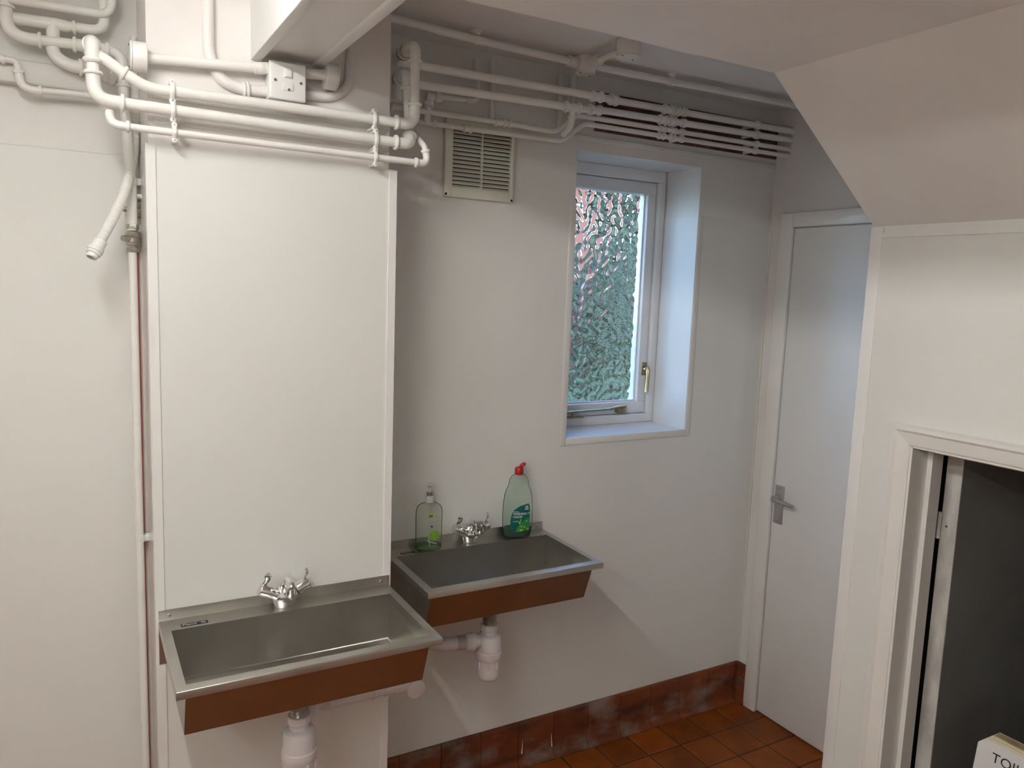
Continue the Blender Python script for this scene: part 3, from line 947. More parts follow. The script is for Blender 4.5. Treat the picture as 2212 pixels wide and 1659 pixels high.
# ------------------------------------------------------------------ mixer taps
def make_tap(label, c):
    x, y, z = c
    t = thing('mixer_tap', label, 'tap', c, 'chrome mixer taps')
    # flared body
    lathe('body', [(0.0215, 0.0), (0.0235, 0.002), (0.0240, 0.008), (0.0265, 0.016), (0.0295, 0.026), (0.0290, 0.034), (0.0225, 0.044), (0.0180, 0.056), (0.0165, 0.064), (0.0, 0.066)], (x, y, z), (0, 0, 1), 'chrome', t, seg=28, sx=1.12, sy=0.80)
    # spout, curving up and forward, drooping to the outlet
    path = [(x, y, z + 0.038), (x, y - 0.003, z + 0.056), (x, y - 0.013, z + 0.071), (x, y - 0.030, z + 0.080), (x, y - 0.052, z + 0.081), (x, y - 0.072, z + 0.075), (x, y - 0.079, z + 0.071)]
    sp, _ = path, None
    tube('spout', path, [0.0165, 0.0165, 0.0165, 0.016, 0.0155, 0.0150, 0.012], 'chrome', t, seg=20, ell=(0.92, 1.1))
    lathe('outlet', [(0.0125, 0.012), (0.0128, 0.0), (0.0128, -0.010), (0.011, -0.014), (0.009, -0.014), (0.0, -0.010)], (x, y - 0.067, z + 0.064), (0, -0.25, 1), 'chrome', t, seg=20)
    for s in (-1, 1):
        ax = Vector((s * 0.90, 0, 0.44)).normalized()
        o = Vector((x, y, z + 0.025)) + ax * 0.012
        arm = lathe('valve_arm', [(0.019, 0.0), (0.018, 0.012), (0.0152, 0.020), (0.0152, 0.022), (0.0165, 0.0225), (0.0165, 0.055), (0.0150, 0.0575), (0.0, 0.0575)], o, ax, 'chrome', t, seg=24)
        base = o + ax * 0.043 + Vector((0, -0.002, 0.012))
        d1_ = Vector((0, -0.15, 1)).normalized()
        k = 1 if s < 0 else 1
        path = [base, base + Vector((s * 0.001, -0.002, 0.008)), base + Vector((0.005, -0.004, 0.016)), base + Vector((0.007, -0.007, 0.024)), base + Vector((0.004, -0.009, 0.032)), base + Vector((0.001, -0.009, 0.036))]
        tube('lever', path, [0.0052, 0.0045, 0.0055, 0.0074, 0.0070, 0.0035], 'chrome', arm, seg=12, ell=(1.25, 0.55), ref=(1, 0, 0) if s < 0 else (0.5, 1, 0))
        if s > 0:
            lathe('indicator_ring', [(0.0154, 0), (0.0168, 0.0), (0.0168, 0.0014), (0.0154, 0.0014)], o + ax * 0.0205, ax, 'black', arm, seg=24)
    return t
make_tap('chrome two-lever mixer tap on the pier sink', (0.452, YP - 0.036, ZR + 0.0002))
make_tap('chrome two-lever mixer tap between the two bottles', (1.118, YB - 0.038, ZR + 0.0002))

# ------------------------------------------------------------------ bottle traps and wastes
def make_trap(label, c, outlet):
    x, y, z = c
    t = thing('bottle_trap', label, 'trap', (x, y, z - 0.271), 'white bottle traps')
    lathe('tail_pipe', [(0.031, 0.0), (0.031, -0.004), (0.0225, -0.005)] + [p for k in range(20) for p in ((0.0225, -0.006 - k * 0.004), (0.0213, -0.008 - k * 0.004))] + [(0.0215, -0.10)], (x, y, z), (0, 0, 1), 'satin_nickel', t, seg=24)
    lathe('compression_nut', [(0.024, -0.084), (0.028, -0.085), (0.0285, -0.102), (0.0255, -0.106), (0.0235, -0.122), (0.024, -0.126)], (x, y, z), (0, 0, 1), 'waste_plastic', t, seg=10, angle=20)
    lathe('body', [(0.020, -0.116), (0.034, -0.120), (0.0385, -0.126), (0.0395, -0.172), (0.0425, -0.174), (0.0435, -0.182), (0.0425, -0.196), (0.040, -0.200)], (x, y, z), (0, 0, 1), 'waste_plastic', t, seg=32)
    cup = lathe('trap_cup', [(0.0385, -0.200), (0.038, -0.245), (0.0375, -0.255), (0.033, -0.265), (0.024, -0.270), (0.0, -0.271)], (x, y, z), (0, 0, 1), 'waste_plastic', t, seg=32)
    for k in range(8):
        a = 2 * math.pi * k / 8 + 0.3
        px, py = x + math.cos(a) * 0.0395, y + math.sin(a) * 0.0395
        tube('grip_rib', [(px, py, z - 0.200), (px, py, z - 0.222)], 0.0035, 'waste_plastic', cup, seg=8)
    outlet(t, Vector((x, y, z - 0.140)))
    return t

def out_far(t, o):
    d = Vector((-1, 0.12, 0.05)).normalized()
    a = o + d * 0.036
    nt_ = lathe('outlet_nut', [(0.021, 0.0), (0.021, 0.012), (0.0275, 0.013), (0.029, 0.018), (0.0275, 0.026), (0.026, 0.028), (0.026, 0.042), (0.022, 0.046)], a, d, 'waste_plastic', t, seg=18, angle=30)
    b = a + d * 0.044
    tube('rubber_sleeve', [b, b + d * 0.030], 0.0225, 'grey_rubber', t, seg=20)
    c2 = b + d * 0.030
    path, _ = fillet([c2 - d * 0.004, c2 + d * 0.045, c2 + d * 0.090 + Vector((0, 0.075, -0.01)), Vector((c2.x - 0.10, YB - 0.004, c2.z - 0.02))], 0.05)
    tube('waste_pipe', path, 0.0215, 'waste_plastic', t, seg=20)
make_trap('white plastic bottle trap under the window wall sink', df_, out_far)

def out_near(t, o):
    # outlet to the right rear, pipe to a capped tee beside the pier
    o2 = Vector((o.x + 0.012, o.y + 0.030, o.z + 0.030))
    d = Vector((0.75, 0.55, 0.25)).normalized()
    o3 = o2 + d * 0.02
    lathe('outlet_nut', [(0.021, 0.0), (0.0285, 0.003), (0.0295, 0.018), (0.0265, 0.026), (0.022, 0.030)], o2, d, 'waste_plastic', t, seg=18, angle=30)
    st_ = o3 + d * 0.012
    p1 = W(720, 1512, y=1.895)
    p2 = W(862, 1480, y=1.895)
    path, _ = fillet([st_, st_ + d * 0.03, p1 + Vector((-0.02, 0, -0.004)), p1, p2], 0.03)
    tube('waste_pipe', path, 0.0195, 'waste_plastic', t, seg=20)
    for u, v in ((805, 1494), (829, 1488)):
        q = at_px(p1, p2, (u, v))
        lathe('pipe_ring', [(0.0195, -0.002), (0.0212, -0.002), (0.0212, 0.002), (0.0195, 0.002)], q, p2 - p1, 'waste_plastic', t, seg=20)
    c = W(899, 1489, y=1.880)
    q0 = p2
    path, _ = fillet([q0 - (p2 - p1).normalized() * 0.02, q0, Vector((c.x, 1.905, c.z + 0.004)), Vector((c.x, 1.93, c.z + 0.002))], 0.03)
    tube('waste_elbow', path, 0.0215, 'waste_plastic', t, seg=20)
    lathe('socket', [(0.0225, 0.0), (0.0265, 0.0), (0.0265, 0.03), (0.0225, 0.034), (0.0225, YB - 0.006 - 1.885)], (c.x, 1.885, c.z), (0, 1, 0), 'waste_plastic', t, seg=24)
    bm = bmesh.new()
    bm_lathe(bm, [(0.0, -0.006), (0.0235, -0.006), (0.0262, -0.004), (0.0262, 0.002)], (c.x, 1.883, c.z), (0, 1, 0), seg=36)
    mk('end_cap', bm, 'waste_plastic', t, smooth=True)
make_trap('white plastic bottle trap under the pier sink', dn, out_near)

# ------------------------------------------------------------------ washing up bottle
def bottle_xy(prof, z):
    for (r0, h0), (r1, h1) in zip(prof[:-1], prof[1:]):
        if h0 <= z <= h1 and h1 > h0: return r0 + (r1 - r0) * (z - h0) / (h1 - h0)
    return prof[-1][0]

def wash_bottle(c, rz):
    t = thing('washing_up_bottle', 'clear green washing-up liquid bottle with red flip cap on the sink ledge', 'bottle', c)
    K = 0.00022
    raw = [(1258, 165), (1250, 188), (1200, 205), (1100, 212), (1000, 216), (900, 218), (800, 215), (700, 208), (600, 196), (540, 180), (490, 160), (455, 146), (430, 142), (400, 141), (360, 130), (325, 112), (300, 92), (285, 74), (280, 64)]
    prof = [(0.0, 0.002)] + [(r * K * (1.10 if yy > 290 else 1), (1260 - yy) * K) for yy, r in raw]
    depth = 0.56
    ca, sa = math.cos(rz), math.sin(rz)
    ref = (ca, sa, 0)
    lathe('bottle', prof, c, (0, 0, 1), 'clear_green', t, seg=48, sx=1.0, sy=depth, ref=ref, angle=60)
    liq = [(0.0, 0.0035)] + [((r * 0.965), h + 0.001) for r, h in prof[2:] if h < 0.031]
    liq = liq + [(bottle_xy(prof, 0.030) * 0.965, 0.031), (0.0, 0.031)]
    lathe('liquid', liq, c, (0, 0, 1), 'green_liquid', t, seg=48, sx=1.0, sy=depth * 0.97, ref=ref, angle=60)
    h0 = (1260 - 280) * K
    cap = lathe('cap', [(0.0150, h0 - 0.001), (0.0155, h0 + 0.001), (0.0148, h0 + 0.020), (0.0130, h0 + 0.0225), (0.0045, h0 + 0.0225), (0.0045, h0 + 0.0255), (0.0, h0 + 0.0255)], c, (0, 0, 1), 'cap_red', t, seg=28, sy=0.95)
    top = Vector((c[0], c[1], c[2] + h0 + 0.022))
    d = Vector((0.80, 0.30, 0.52)).normalized()
    lc = top + Vector((0.0165, 0.006, 0.006))
    lathe('flip_lid', [(0.0, -0.003), (0.0125, -0.003), (0.0128, 0.001), (0.0105, 0.004), (0.0, 0.0045)], lc, Vector((-0.55, 0.15, 0.82)), 'cap_red', cap, seg=24, sx=1, sy=1)
    tube('lid_hinge', [top + Vector((0.008, 0.003, -0.001)), lc - Vector((0.004, 0.001, 0.002))], 0.0035, 'cap_red', cap, seg=8)
    # printed label wrapped on the front face; s runs across (px of the photo's scale), h up
    def on_face(s, h, e):
        R = bottle_xy(prof, h) + 0.0001
        q = max(-0.97, min(0.97, s / R))
        lx, ly = R * q, -R * depth * math.sqrt(1 - q * q) - e
        return Vector((c[0] + lx * ca - ly * sa, c[1] + lx * sa + ly * ca, c[2] + h))
    def patch(poly, e, material, name, n=14):
        # poly: outline in (s, h); filled by horizontal strips
        hs_ = [p[1] for p in poly]
        lo, hi = min(hs_), max(hs_)
        bm = bmesh.new()
        rows = []
        for j in range(n + 1):
            h = lo + (hi - lo) * (j * 0.998 / n + 0.001)
            xs_ = []
            for a, b in zip(poly, poly[1:] + poly[:1]):
                if (a[1] - h) * (b[1] - h) <= 0 and a[1] != b[1]: xs_.append(a[0] + (b[0] - a[0]) * (h - a[1]) / (b[1] - a[1]))
            l, r = min(xs_), max(xs_)
            rows.append([bm.verts.new(on_face(l + (r - l) * k / 10, h, e)) for k in range(11)])
        for A, B in zip(rows[:-1], rows[1:]):
            for k in range(10): bm.faces.new((A[k], A[k + 1], B[k + 1], B[k]))
        return mk(name, bm, material, t, smooth=True, angle=80)
    px = lambda X, Y: ((X - 1605) * K, (1260 - Y) * K)
    lab = patch([px(*p) for p in ((1490, 1150), (1470, 1080), (1470, 960), (1485, 880), (1520, 810), (1600, 755), (1690, 722), (1745, 720), (1768, 750), (1775, 820), (1778, 1000), (1775, 1120), (1762, 1160))], 0.0004, 'label_teal', 'label')
    patch([px(*p) for p in ((1555, 1165), (1560, 1100), (1610, 1050), (1660, 985), (1720, 940), (1776, 930), (1776, 1120), (1765, 1160))], 0.0006, 'label_green', 'bubble_print')
    r2 = random.Random(4)
    for k in range(16):
        bx, by = r2.uniform(1580, 1765), r2.uniform(950, 1150)
        if (bx - 1555) + (by - 930) * 0.6 < 90: continue
        rr = r2.uniform(6, 20)
        patch([px(bx + rr * math.cos(q * math.pi / 5), by + rr * math.sin(q * math.pi / 5)) for q in range(10)], 0.0008 + k * 0.00001, 'label_lime' if k % 3 else 'label_yellow', 'bubble_print', n=6)
    def txt(s_, X, Y, size, name, bold=0.0):
        s0, h0_ = px(X, Y)
        text_mesh(s_, size * K, lambda a, b, cc: on_face(s0 + a, h0_ + b, 0.0009), 'print_white', name, lab, extrude=0.0, bold=bold, spacing=1.0)
    txt('ORIGINAL', 1506, 848, 20, 'lettering', 0.00002)
    txt('WASHING UP', 1504, 888, 45, 'lettering', 0.00016)
    txt('LIQUID', 1504, 934, 45, 'lettering', 0.00016)
    txt('by ASDA', 1504, 1000, 24, 'lettering', 0.00008)
    for k, (xa, xb) in enumerate(((1702, 1738), (1688, 1748), (1692, 1745), (1682, 1750))):
        yk = 750 + 18 * k
        patch([px(xa, yk), px(xb, yk), px(xb, yk + 10), px(xa, yk + 10)], 0.0009, 'print_white', 'print_line', n=2)
    return t
wash_bottle((1.2915, YB - 0.0410, ZR + 0.0004), math.radians(-16))

# ------------------------------------------------------------------ soap pump bottle
def pump_bottle(c, rz):
    t = thing('soap_pump_bottle', 'clear hand soap pump bottle nearly empty on the sink ledge by the pier', 'bottle', c)
    K = 0.000212
    raw = [(1468, 150), (1462, 185), (1440, 196), (1300, 200), (1100, 202), (950, 203), (870, 198), (830, 188), (800, 170), (780, 145), (765, 110), (755, 80), (748, 62)]
    prof = [(0.0, 0.002)] + [(r * K, (1470 - yy) * K) for yy, r in raw]
    depth = 0.62
    ca, sa = math.cos(rz), math.sin(rz)
    ref = (ca, sa, 0)
    lathe('bottle', prof, c, (0, 0, 1), 'clear_soft', t, seg=48, sy=depth, ref=ref, angle=60)
    lathe('liquid', [(0.0, 0.0035), (175 * K, 0.004), (190 * K, 0.008), (193 * K, 0.016), (0.0, 0.016)], c, (0, 0, 1), 'soap_liquid', t, seg=40, sy=depth * 0.97, ref=ref)
    zc = c[2] + (1470 - 745) * K
    hd_ = lathe('pump_collar', [(0.0152, 0.0), (0.0155, 0.002), (0.0150, 0.019), (0.0135, 0.021), (0.0, 0.021)], (c[0], c[1], zc), (0, 0, 1), 'pump_plastic', t, seg=24)
    lathe('pump_ring', [(0.0098, 0.021), (0.0098, 0.030), (0.0065, 0.031), (0.0, 0.031)], (c[0], c[1], zc), (0, 0, 1), 'pump_grey', hd_, seg=20)
    lathe('pump_stem', [(0.0052, 0.030), (0.0050, 0.047), (0.0068, 0.049), (0.0, 0.0495)], (c[0], c[1], zc), (0, 0, 1), 'pump_plastic', hd_, seg=16)
    zt = zc + 0.053
    tube('pump_nozzle', [(c[0] - 0.011, c[1] + 0.004, zt + 0.002), (c[0] - 0.006, c[1] + 0.002, zt + 0.003), (c[0] + 0.004, c[1] - 0.002, zt + 0.002), (c[0] + 0.015, c[1] - 0.010, zt), (c[0] + 0.021, c[1] - 0.014, zt - 0.005)], [0.004, 0.0062, 0.0066, 0.0052, 0.0042], 'pump_plastic', hd_, seg=14, ell=(0.62, 1.2))
    tube('dip_tube', [(c[0], c[1], zc), (c[0], c[1], c[2] + 0.05), (c[0] + 0.004, c[1], c[2] + 0.006)], 0.0022, 'pump_plastic', t, seg=8)
    def on_face(s, h, e):
        R = bottle_xy(prof, h)
        q = max(-0.97, min(0.97, s / R))
        lx, ly = R * q, -R * depth * math.sqrt(1 - q * q) - e
        return Vector((c[0] + lx * ca - ly * sa, c[1] + lx * sa + ly * ca, c[2] + h))
    px = lambda X, Y: ((X - 320) * K, (1470 - Y) * K)
    def quad(x0, y0, x1, y1, e, material, name, n=8, skew=0):
        bm = bmesh.new()
        rows = [[bm.verts.new(on_face(*px(x0 + (x1 - x0) * k / n, y1 + (y0 - y1) * j / 4 + skew * k / n), e)) for k in range(n + 1)] for j in range(5)]
        for A, B in zip(rows[:-1], rows[1:]):
            for k in range(n): bm.faces.new((A[k], A[k + 1], B[k + 1], B[k]))
        return mk(name, bm, material, t, smooth=True, angle=80)
    yl = quad(288, 912, 365, 958, 0.0004, 'label_yellow', 'price_label')
    def txt(s_, X, Y, size, m_, name, bold=0.0, par=None):
        s0, h0_ = px(X, Y)
        text_mesh(s_, size * K, lambda a, b, cc: on_face(s0 + a, h0_ + b, 0.0007), m_, name, par or t, extrude=0.0, bold=bold)
    quad(296, 920, 354, 932, 0.0006, 'black', 'print_line', 4)
    quad(296, 940, 350, 950, 0.0006, 'black', 'print_line', 4)
    txt('A', 390, 975, 70, 'print_grey', 'lettering')
    txt('PROTECT', 318, 1050, 52, 'print_grey', 'lettering')
    txt('CARE', 365, 1110, 52, 'print_grey', 'lettering')
    quad(332, 1074, 346, 1114, 0.0005, 'label_blue', 'plus_mark', 3)
    quad(320, 1087, 358, 1101, 0.00055, 'label_blue', 'plus_mark', 3)
    bm = bmesh.new()
    for ring in ((385, 1235, 82),):
        n = 20
        cc_ = bm.verts.new(on_face(*px(ring[0], ring[1]), 0.0004))
        vs = [bm.verts.new(on_face(*px(ring[0] + ring[2] * math.cos(2 * math.pi * k / n), ring[1] + ring[2] * math.sin(2 * math.pi * k / n)), 0.0004)) for k in range(n)]
        for k in range(n): bm.faces.new((cc_, vs[k], vs[(k + 1) % n]))
    mk('lime_print', bm, 'label_lime', t)
    quad(272, 1296, 425, 1318, 0.0006, 'print_grey', 'print_band', skew=62)
    return t
pump_bottle((0.966, YB - 0.040, ZR + 0.0004), math.radians(-13))

# ================================================================== vent grille
vx0, vx1, vz0, vz1 = 1.002, 1.243, 1.988, 2.222
vg = thing('vent_grille', 'cream plastic louvred vent grille on the back wall below the pipes', 'vent', ((vx0 + vx1) / 2, YB - 0.01, vz0))
VY = YB - 0.0035
ix0, ix1, iz0, iz1 = 1.027, 1.231, 2.016, 2.205
box('back_plate', (vx0 + 0.004, VY - 0.003, vz0 + 0.004), (vx1 - 0.004, VY, vz1 - 0.004), 'vent_dark', vg)
for lo, hi in (((vx0, VY - 0.016, vz0), (ix0, VY, vz1)), ((ix1, VY - 0.016, vz0), (vx1, VY, vz1)), ((ix0, VY - 0.016, vz0), (ix1, VY, iz0)), ((ix0, VY - 0.016, iz1), (ix1, VY, vz1))):
    box('frame_bar', lo, hi, 'cream_plastic', vg, bevel=0.002)
mx_ = (ix0 + ix1) / 2
box('mullion', (mx_ - 0.002, VY - 0.014, iz0), (mx_ + 0.002, VY - 0.003, iz1), 'cream_plastic', vg)
NS = 15
sbm = bmesh.new()
sw = (ix1 - ix0) / 2 - 0.002
pit = (iz1 - iz0) / NS
bm_prism(sbm, [(-0.003, pit * 0.82), (-0.0045, pit * 0.86), (-0.0135, 0.0025), (-0.0135, 0.0), (-0.012, 0.0)], 'x', 0, sw)
bmesh.ops.recalc_face_normals(sbm, faces=sbm.faces)
sme = bpy.data.meshes.new('slat')
sbm.to_mesh(sme); sbm.free()
sme.materials.append(M['cream_plastic'])
for k in range(NS):
    for xx in (ix0, mx_ + 0.002):
        o = bpy.data.objects.new('slat', sme)
        COL.objects.link(o)
        o.parent = vg
        o.location = Vector((xx, VY, iz0 + k * pit)) - woff(vg)
for xx, zz in ((vx0 + 0.004, vz0 + 0.008), (vx1 - 0.006, vz0 + 0.006)):
    lathe('screw_head', [(0.004, 0), (0.0035, 0.0015)], (xx, VY - 0.016, zz), (0, -1, 0), 'dark_slot', vg, seg=10)

# ================================================================== fused switch on the pier and its conduits
SWY = 1.930
a = W(583, 131, y=SWY); b = W(662, 221, y=SWY)
scx, scz = (a.x + b.x) / 2 - 0.001, (W(583, 131, y=SWY).z + W(577, 208, y=SWY).z) / 2 + 0.001
sw_ = thing('fused_switch', 'square white fused switch box under the beam end on the pier', 'switch', (scx, YP, scz - 0.043))
box('back_box', (scx - 0.041, SWY + 0.012, scz - 0.041), (scx + 0.041, YP, scz + 0.041), 'white_plastic', sw_, bevel=0.002)
fp = box('face_plate', (scx - 0.043, SWY, scz - 0.043), (scx + 0.043, SWY + 0.0125, scz + 0.043), 'white_plastic', sw_, bevel=0.004, seg=3)
rs = box('rocker_surround', (scx - 0.009, SWY - 0.0008, scz + 0.006), (scx + 0.0095, SWY + 0.001, scz + 0.034), 'white_plastic', fp)
prism('rocker', [(SWY + 0.002, scz + 0.0075), (SWY - 0.0060, scz + 0.0085), (SWY - 0.0022, scz + 0.0325), (SWY + 0.002, scz + 0.0325)], 'x', scx - 0.0075, scx + 0.008, 'white_plastic', rs, bevel=0.0007)
fu = box('fuse_carrier', (scx - 0.013, SWY - 0.0015, scz - 0.022), (scx + 0.013, SWY + 0.001, scz - 0.006), 'white_plastic', fp, bevel=0.0006)
for xx, zz in ((scx - 0.030, scz - 0.001), (scx + 0.030, scz - 0.001), (scx + 0.002, scz - 0.0195)):
    lathe('screw_head', [(0.0034, 0), (0.0030, 0.002)], (xx, SWY - 0.0008, zz), (0, -1, 0), 'screw', fp, seg=12)
    box('screw_slot', (xx - 0.0004, SWY - 0.0031, zz - 0.0026), (xx + 0.0004, SWY - 0.0027, zz + 0.0026), 'dark_slot', fp)

def round_box(label, c, axis, r=0.032, h=0.030, group='round conduit boxes', base=None):
    t = thing('conduit_box', label, 'junction box', base or c, group)
    lathe('box_body', [(r * 0.93, 0.0), (r, 0.002), (r, h - 0.001), (r * 0.99, h)], c, axis, 'conduit_paint', t, seg=36)
    ax = Vector(axis).normalized()
    lid = lathe('lid', [(r * 1.0, h + 0.0006), (r * 1.01, h + 0.003), (r * 0.97, h + 0.0045), (0.0, h + 0.0048)], c, axis, 'conduit_paint', t, seg=36)
    e1 = Vector((1, 0.35, 0)) if abs(ax.z) > 0.5 else Vector((0, 0.2, 1))
    e1 = (e1 - ax * e1.dot(ax)).normalized()
    for s in (-1, 1):
        lathe('screw_head', [(0.003, 0), (0.0026, 0.0012)], Vector(c) + ax * (h + 0.0042) + e1 * s * r * 0.78, ax, 'dark_slot', lid, seg=10)
    return t
# left box beside the pier: axis along x, lid to the left
zb_ = (W(279, 87, y=1.955).z + W(279, 153, y=1.955).z) / 2
xb_ = W(316, 120, y=1.955).x
round_box('round white conduit box at the left pier edge with its lid facing sideways', (xb_ + 0.001, 1.955, zb_), (-1, 0, 0))
ce = W(577, 147, y=1.955)
cnd = pipe_run('white conduit from the left conduit box to the fused switch', [Vector((xb_, 1.957, zb_)), W(345, 128, y=1.957), W(545, 147, y=1.957), Vector((scx - 0.038, 1.957, ce.z))], 0.0115, bend=0.05, name='conduit', material='conduit_paint', cat='conduit')
gl0 = W(548, 147, y=1.957)
gd = (Vector((scx - 0.040, 1.957, ce.z)) - gl0).normalized()
lathe('gland', [(0.012, 0), (0.0138, 0.001), (0.0138, 0.016)] + [p for k in range(5) for p in ((0.0142, 0.017 + k * 0.0035), (0.0128, 0.019 + k * 0.0035))] + [(0.0128, 0.034)], gl0, gd, 'conduit_paint', cnd, seg=18)
# right box on the far side of the switch
rb = W(700, 163, y=1.955)
round_box('round white conduit box right of the fused switch under the beam', (rb.x + 0.001, 1.955, rb.z), (1, 0, -0.05), r=0.031, h=0.026)
cr_ = pipe_run('short white conduit from the fused switch to the right conduit box', [Vector((scx + 0.038, 1.957, W(664, 160, y=1.957).z)), Vector((rb.x - 0.006, 1.957, rb.z + 0.001)), Vector((rb.x + 0.006, 1.957, rb.z + 0.001))], 0.0125, name='conduit', material='conduit_paint', cat='conduit')
# painted-in drop conduit from the ceiling with a slow bend into the switch
q = [to_z(W(448, -20, y=YP - 0.006), ZC), W(450, 110, y=YP - 0.006), W(470, 172, y=YP - 0.008), W(530, 195, y=YP - 0.012), W(590, 199, y=YP - 0.016)]
dcn = pipe_run('painted-over conduit curving down the pier into the switch from the left', q, 0.0135, bend={1: 0.10, 2: 0.12, 3: 0.1, 'd': 0.1}, name='conduit', material='pier_paint', cat='conduit', couplings=[(3, (531, 195), 0.008)])
q = [W(656, 204, y=YP - 0.010), W(715, 212, y=YP - 0.006), W(752, 190, y=YP - 0.004), W(757, 120, y=YP - 0.002), to_z(W(757, 20, y=YP - 0.001), ZC)]
pipe_run('painted-over conduit curving up the pier from the right of the switch', q, 0.0115, bend={1: 0.08, 2: 0.10, 'd': 0.1}, name='conduit', material='pier_paint', cat='conduit')

# ================================================================== pipes
YL, YF = 2.19, 1.942
# --- three pipes across the pier
p1 = [W(230, 166, y=YL), W(213, 118, y=YF), W(268, 158, y=YF), W(318, 190, y=YF), W(896, 270, y=YF), W(897, 98, y=YF), W(845, 134, y=2.068)]
x1_, z1_ = W(897, 98, y=YF).x, W(897, 98, y=YF).z
P1y = 2.068
p1[6] = Vector((x1_, P1y, z1_))
pipe_run('white painted pipe, topmost of three across the pier, rising at its right end', p1, 0.0122, bend={1: 0.02, 2: 0.08, 3: 0.10, 4: 0.032, 5: 0.022, 'd': 0.03}, elbows=(4, 5), collars=[(2, (269, 157))], group='pipes across the pier')
p2 = [W(196, 152, y=YL), W(198, 88, y=YF), W(203, 214, y=YF), W(886, 312, y=YF), W(884, 285, y=YF + 0.045), W(879, 160, y=YF + 0.055)]
x2_, z2_ = p2[5].x, p2[5].z
# riser of the second pipe sits behind the first
p2[1] = Vector((W(198, 86, y=YF).x, YF, W(198, 86, y=YF).z))
p2[0] = Vector((p2[1].x, YL, p2[1].z))
p2.append(Vector((x2_, P1y, z2_)))
pipe_run('white painted pipe, middle of three across the pier, with tall left riser', p2, 0.0125, bend={1: 0.022, 2: 0.036, 3: 0.026, 4: 0.02, 5: 0.02, 'd': 0.03}, elbows=(1, 2, 3, 5), collars=[(1, (200, 132))], group='pipes across the pier')
p3 = [W(236, 222, y=YF + 0.02), W(238, 262, y=YF), W(296, 280, y=YF), W(924, 354, y=YF), W(918, 318, y=YF), W(893, 285, y=2.02), W(880, 276, y=2.10)]
p3[1] = W(238, 268, y=YF); p3[2] = W(300, 277, y=YF)
pipe_run('thin white painted pipe, lowest of three across the pier', p3, 0.0083, bend={1: 0.022, 3: 0.018, 4: 0.02, 'd': 0.03}, elbows=(1, 3), group='pipes across the pier')

# --- saddle clips holding the pier pipes
def saddle(label, c, r, wall_y, d=(1, 0, 0), span=None, group=None, front=-1):
    """strap over a pipe running along x, eyelets above and below, on short posts"""
    sp = span or r + 0.013
    t = thing('pipe_clip', label, 'pipe clip', (c.x, wall_y, c.z), group)
    x, y, z = c
    path = [(x, y + 0.002, z + sp + 0.004), (x, y - 0.001, z + sp - 0.001), (x, y - r * 0.75, z + r * 0.98), (x, y - r - 0.002, z + r * 0.45), (x, y - r - 0.0026, z), (x, y - r - 0.002, z - r * 0.45), (x, y - r * 0.75, z - r * 0.98), (x, y - 0.001, z - sp + 0.001), (x, y + 0.002, z - sp - 0.004)]
    tube('strap', path, 0.0036, 'pipe_paint', t, seg=10, ell=(1.5, 0.75), ref=(1, 0, 0))
    for s in (1, -1):
        e = lathe('eyelet', [(0.0062, 0.004), (0.0068, 0.0), (0.0062, -0.004), (0.004, -0.0055), (0.0, -0.0058)], (x, y, z + s * sp), (0, 1, 0), 'pipe_paint', t, seg=16)
        lathe('screw_slot', [(0.0012, 0), (0.0012, 0.0004)], (x, y - 0.0058, z + s * sp), (0, -1, 0), 'dark_slot', e, seg=6)
        tube('post', [(x, y + 0.002, z + s * sp), (x, wall_y + 0.002, z + s * sp)], 0.0040, 'pipe_paint', t, seg=8)
    return t
for (side, pts) in (('left', ((372, 194), (374, 240), (375, 287))), ('right', ((809, 258), (811, 297), (810, 340)))):
    for which, seg_, pp, rr in (('topmost', 3, p1, 0.0122), ('middle', 2, p2, 0.0125), ('lowest', 2, p3, 0.0083)):
        k = {'topmost': 0, 'middle': 1, 'lowest': 2}[which]
        c = at_px(pp[seg_], pp[seg_ + 1], pts[k])
        near = 'by the left conduit box' if side == 'left' else 'by the window recess corner'
        saddle('white pipe clip on the %s pier pipe %s' % (which, near), c, rr, YP, group='clips on the pier pipes', span=0.0205 if k < 2 else 0.0165)

# --- left wall group
AL = [to_z(W(13, 0, y=YL), ZC), W(14, 78, y=YL), W(160, 96, y=YL), W(266, 112, y=YL), W(266, 185, y=YL), W(277, 330, y=YL), W(284, 385, y=YL), W(286, 500, y=YL)]
pipe_run('white painted pipe on the left wall turning down to the upper stop valve', AL, 0.0118, bend={1: 0.045, 3: 0.045, 5: 0.1, 'd': 0.1}, elbows=(1,), collars=[(2, (160, 97)), (2, (185, 101)), (2, (232, 107)), (4, (265, 184))], couplings=[(2, (172, 98), 0.02)])
BL = [W(-30, 28, y=YL), W(113, 48, y=YL), W(150, 62, y=YL), W(226, 68, y=YL), W(222, 38, y=YL), W(212, -30, y=YL)]
BL = [to_x(W(0, 35, y=YL + 0.01), -1.49), W(0, 35, y=YL + 0.01), W(140, 56, y=YL + 0.01), W(226, 68, y=YL + 0.01), to_z(W(222, 0, y=YL + 0.01), ZC)]
bt = pipe_run('thick white painted pipe with a tee on the left wall near the ceiling', BL, 0.0115, bend=0.03, elbows=())
tube('tee', [W(5, 36, y=YL + 0.01), W(128, 54, y=YL + 0.01)], [0.0135, 0.0145], 'pipe_paint', bt)
tube('reducer', [W(126, 54, y=YL + 0.01), W(140, 57, y=YL + 0.01), W(150, 59, y=YL + 0.01)], [0.0145, 0.0142, 0.0122], 'pipe_paint', bt)
bead(bt, W(160, 60, y=YL + 0.01), W(170, 61, y=YL + 0.01) - W(160, 60, y=YL + 0.01), 0.0118)
BD = [W(115, 50, y=YL + 0.01), W(114, 118, y=YL + 0.008), W(148, 142, y=YL - 0.005), W(196, 149, y=YL), W(246, 166, y=YL - 0.02)]
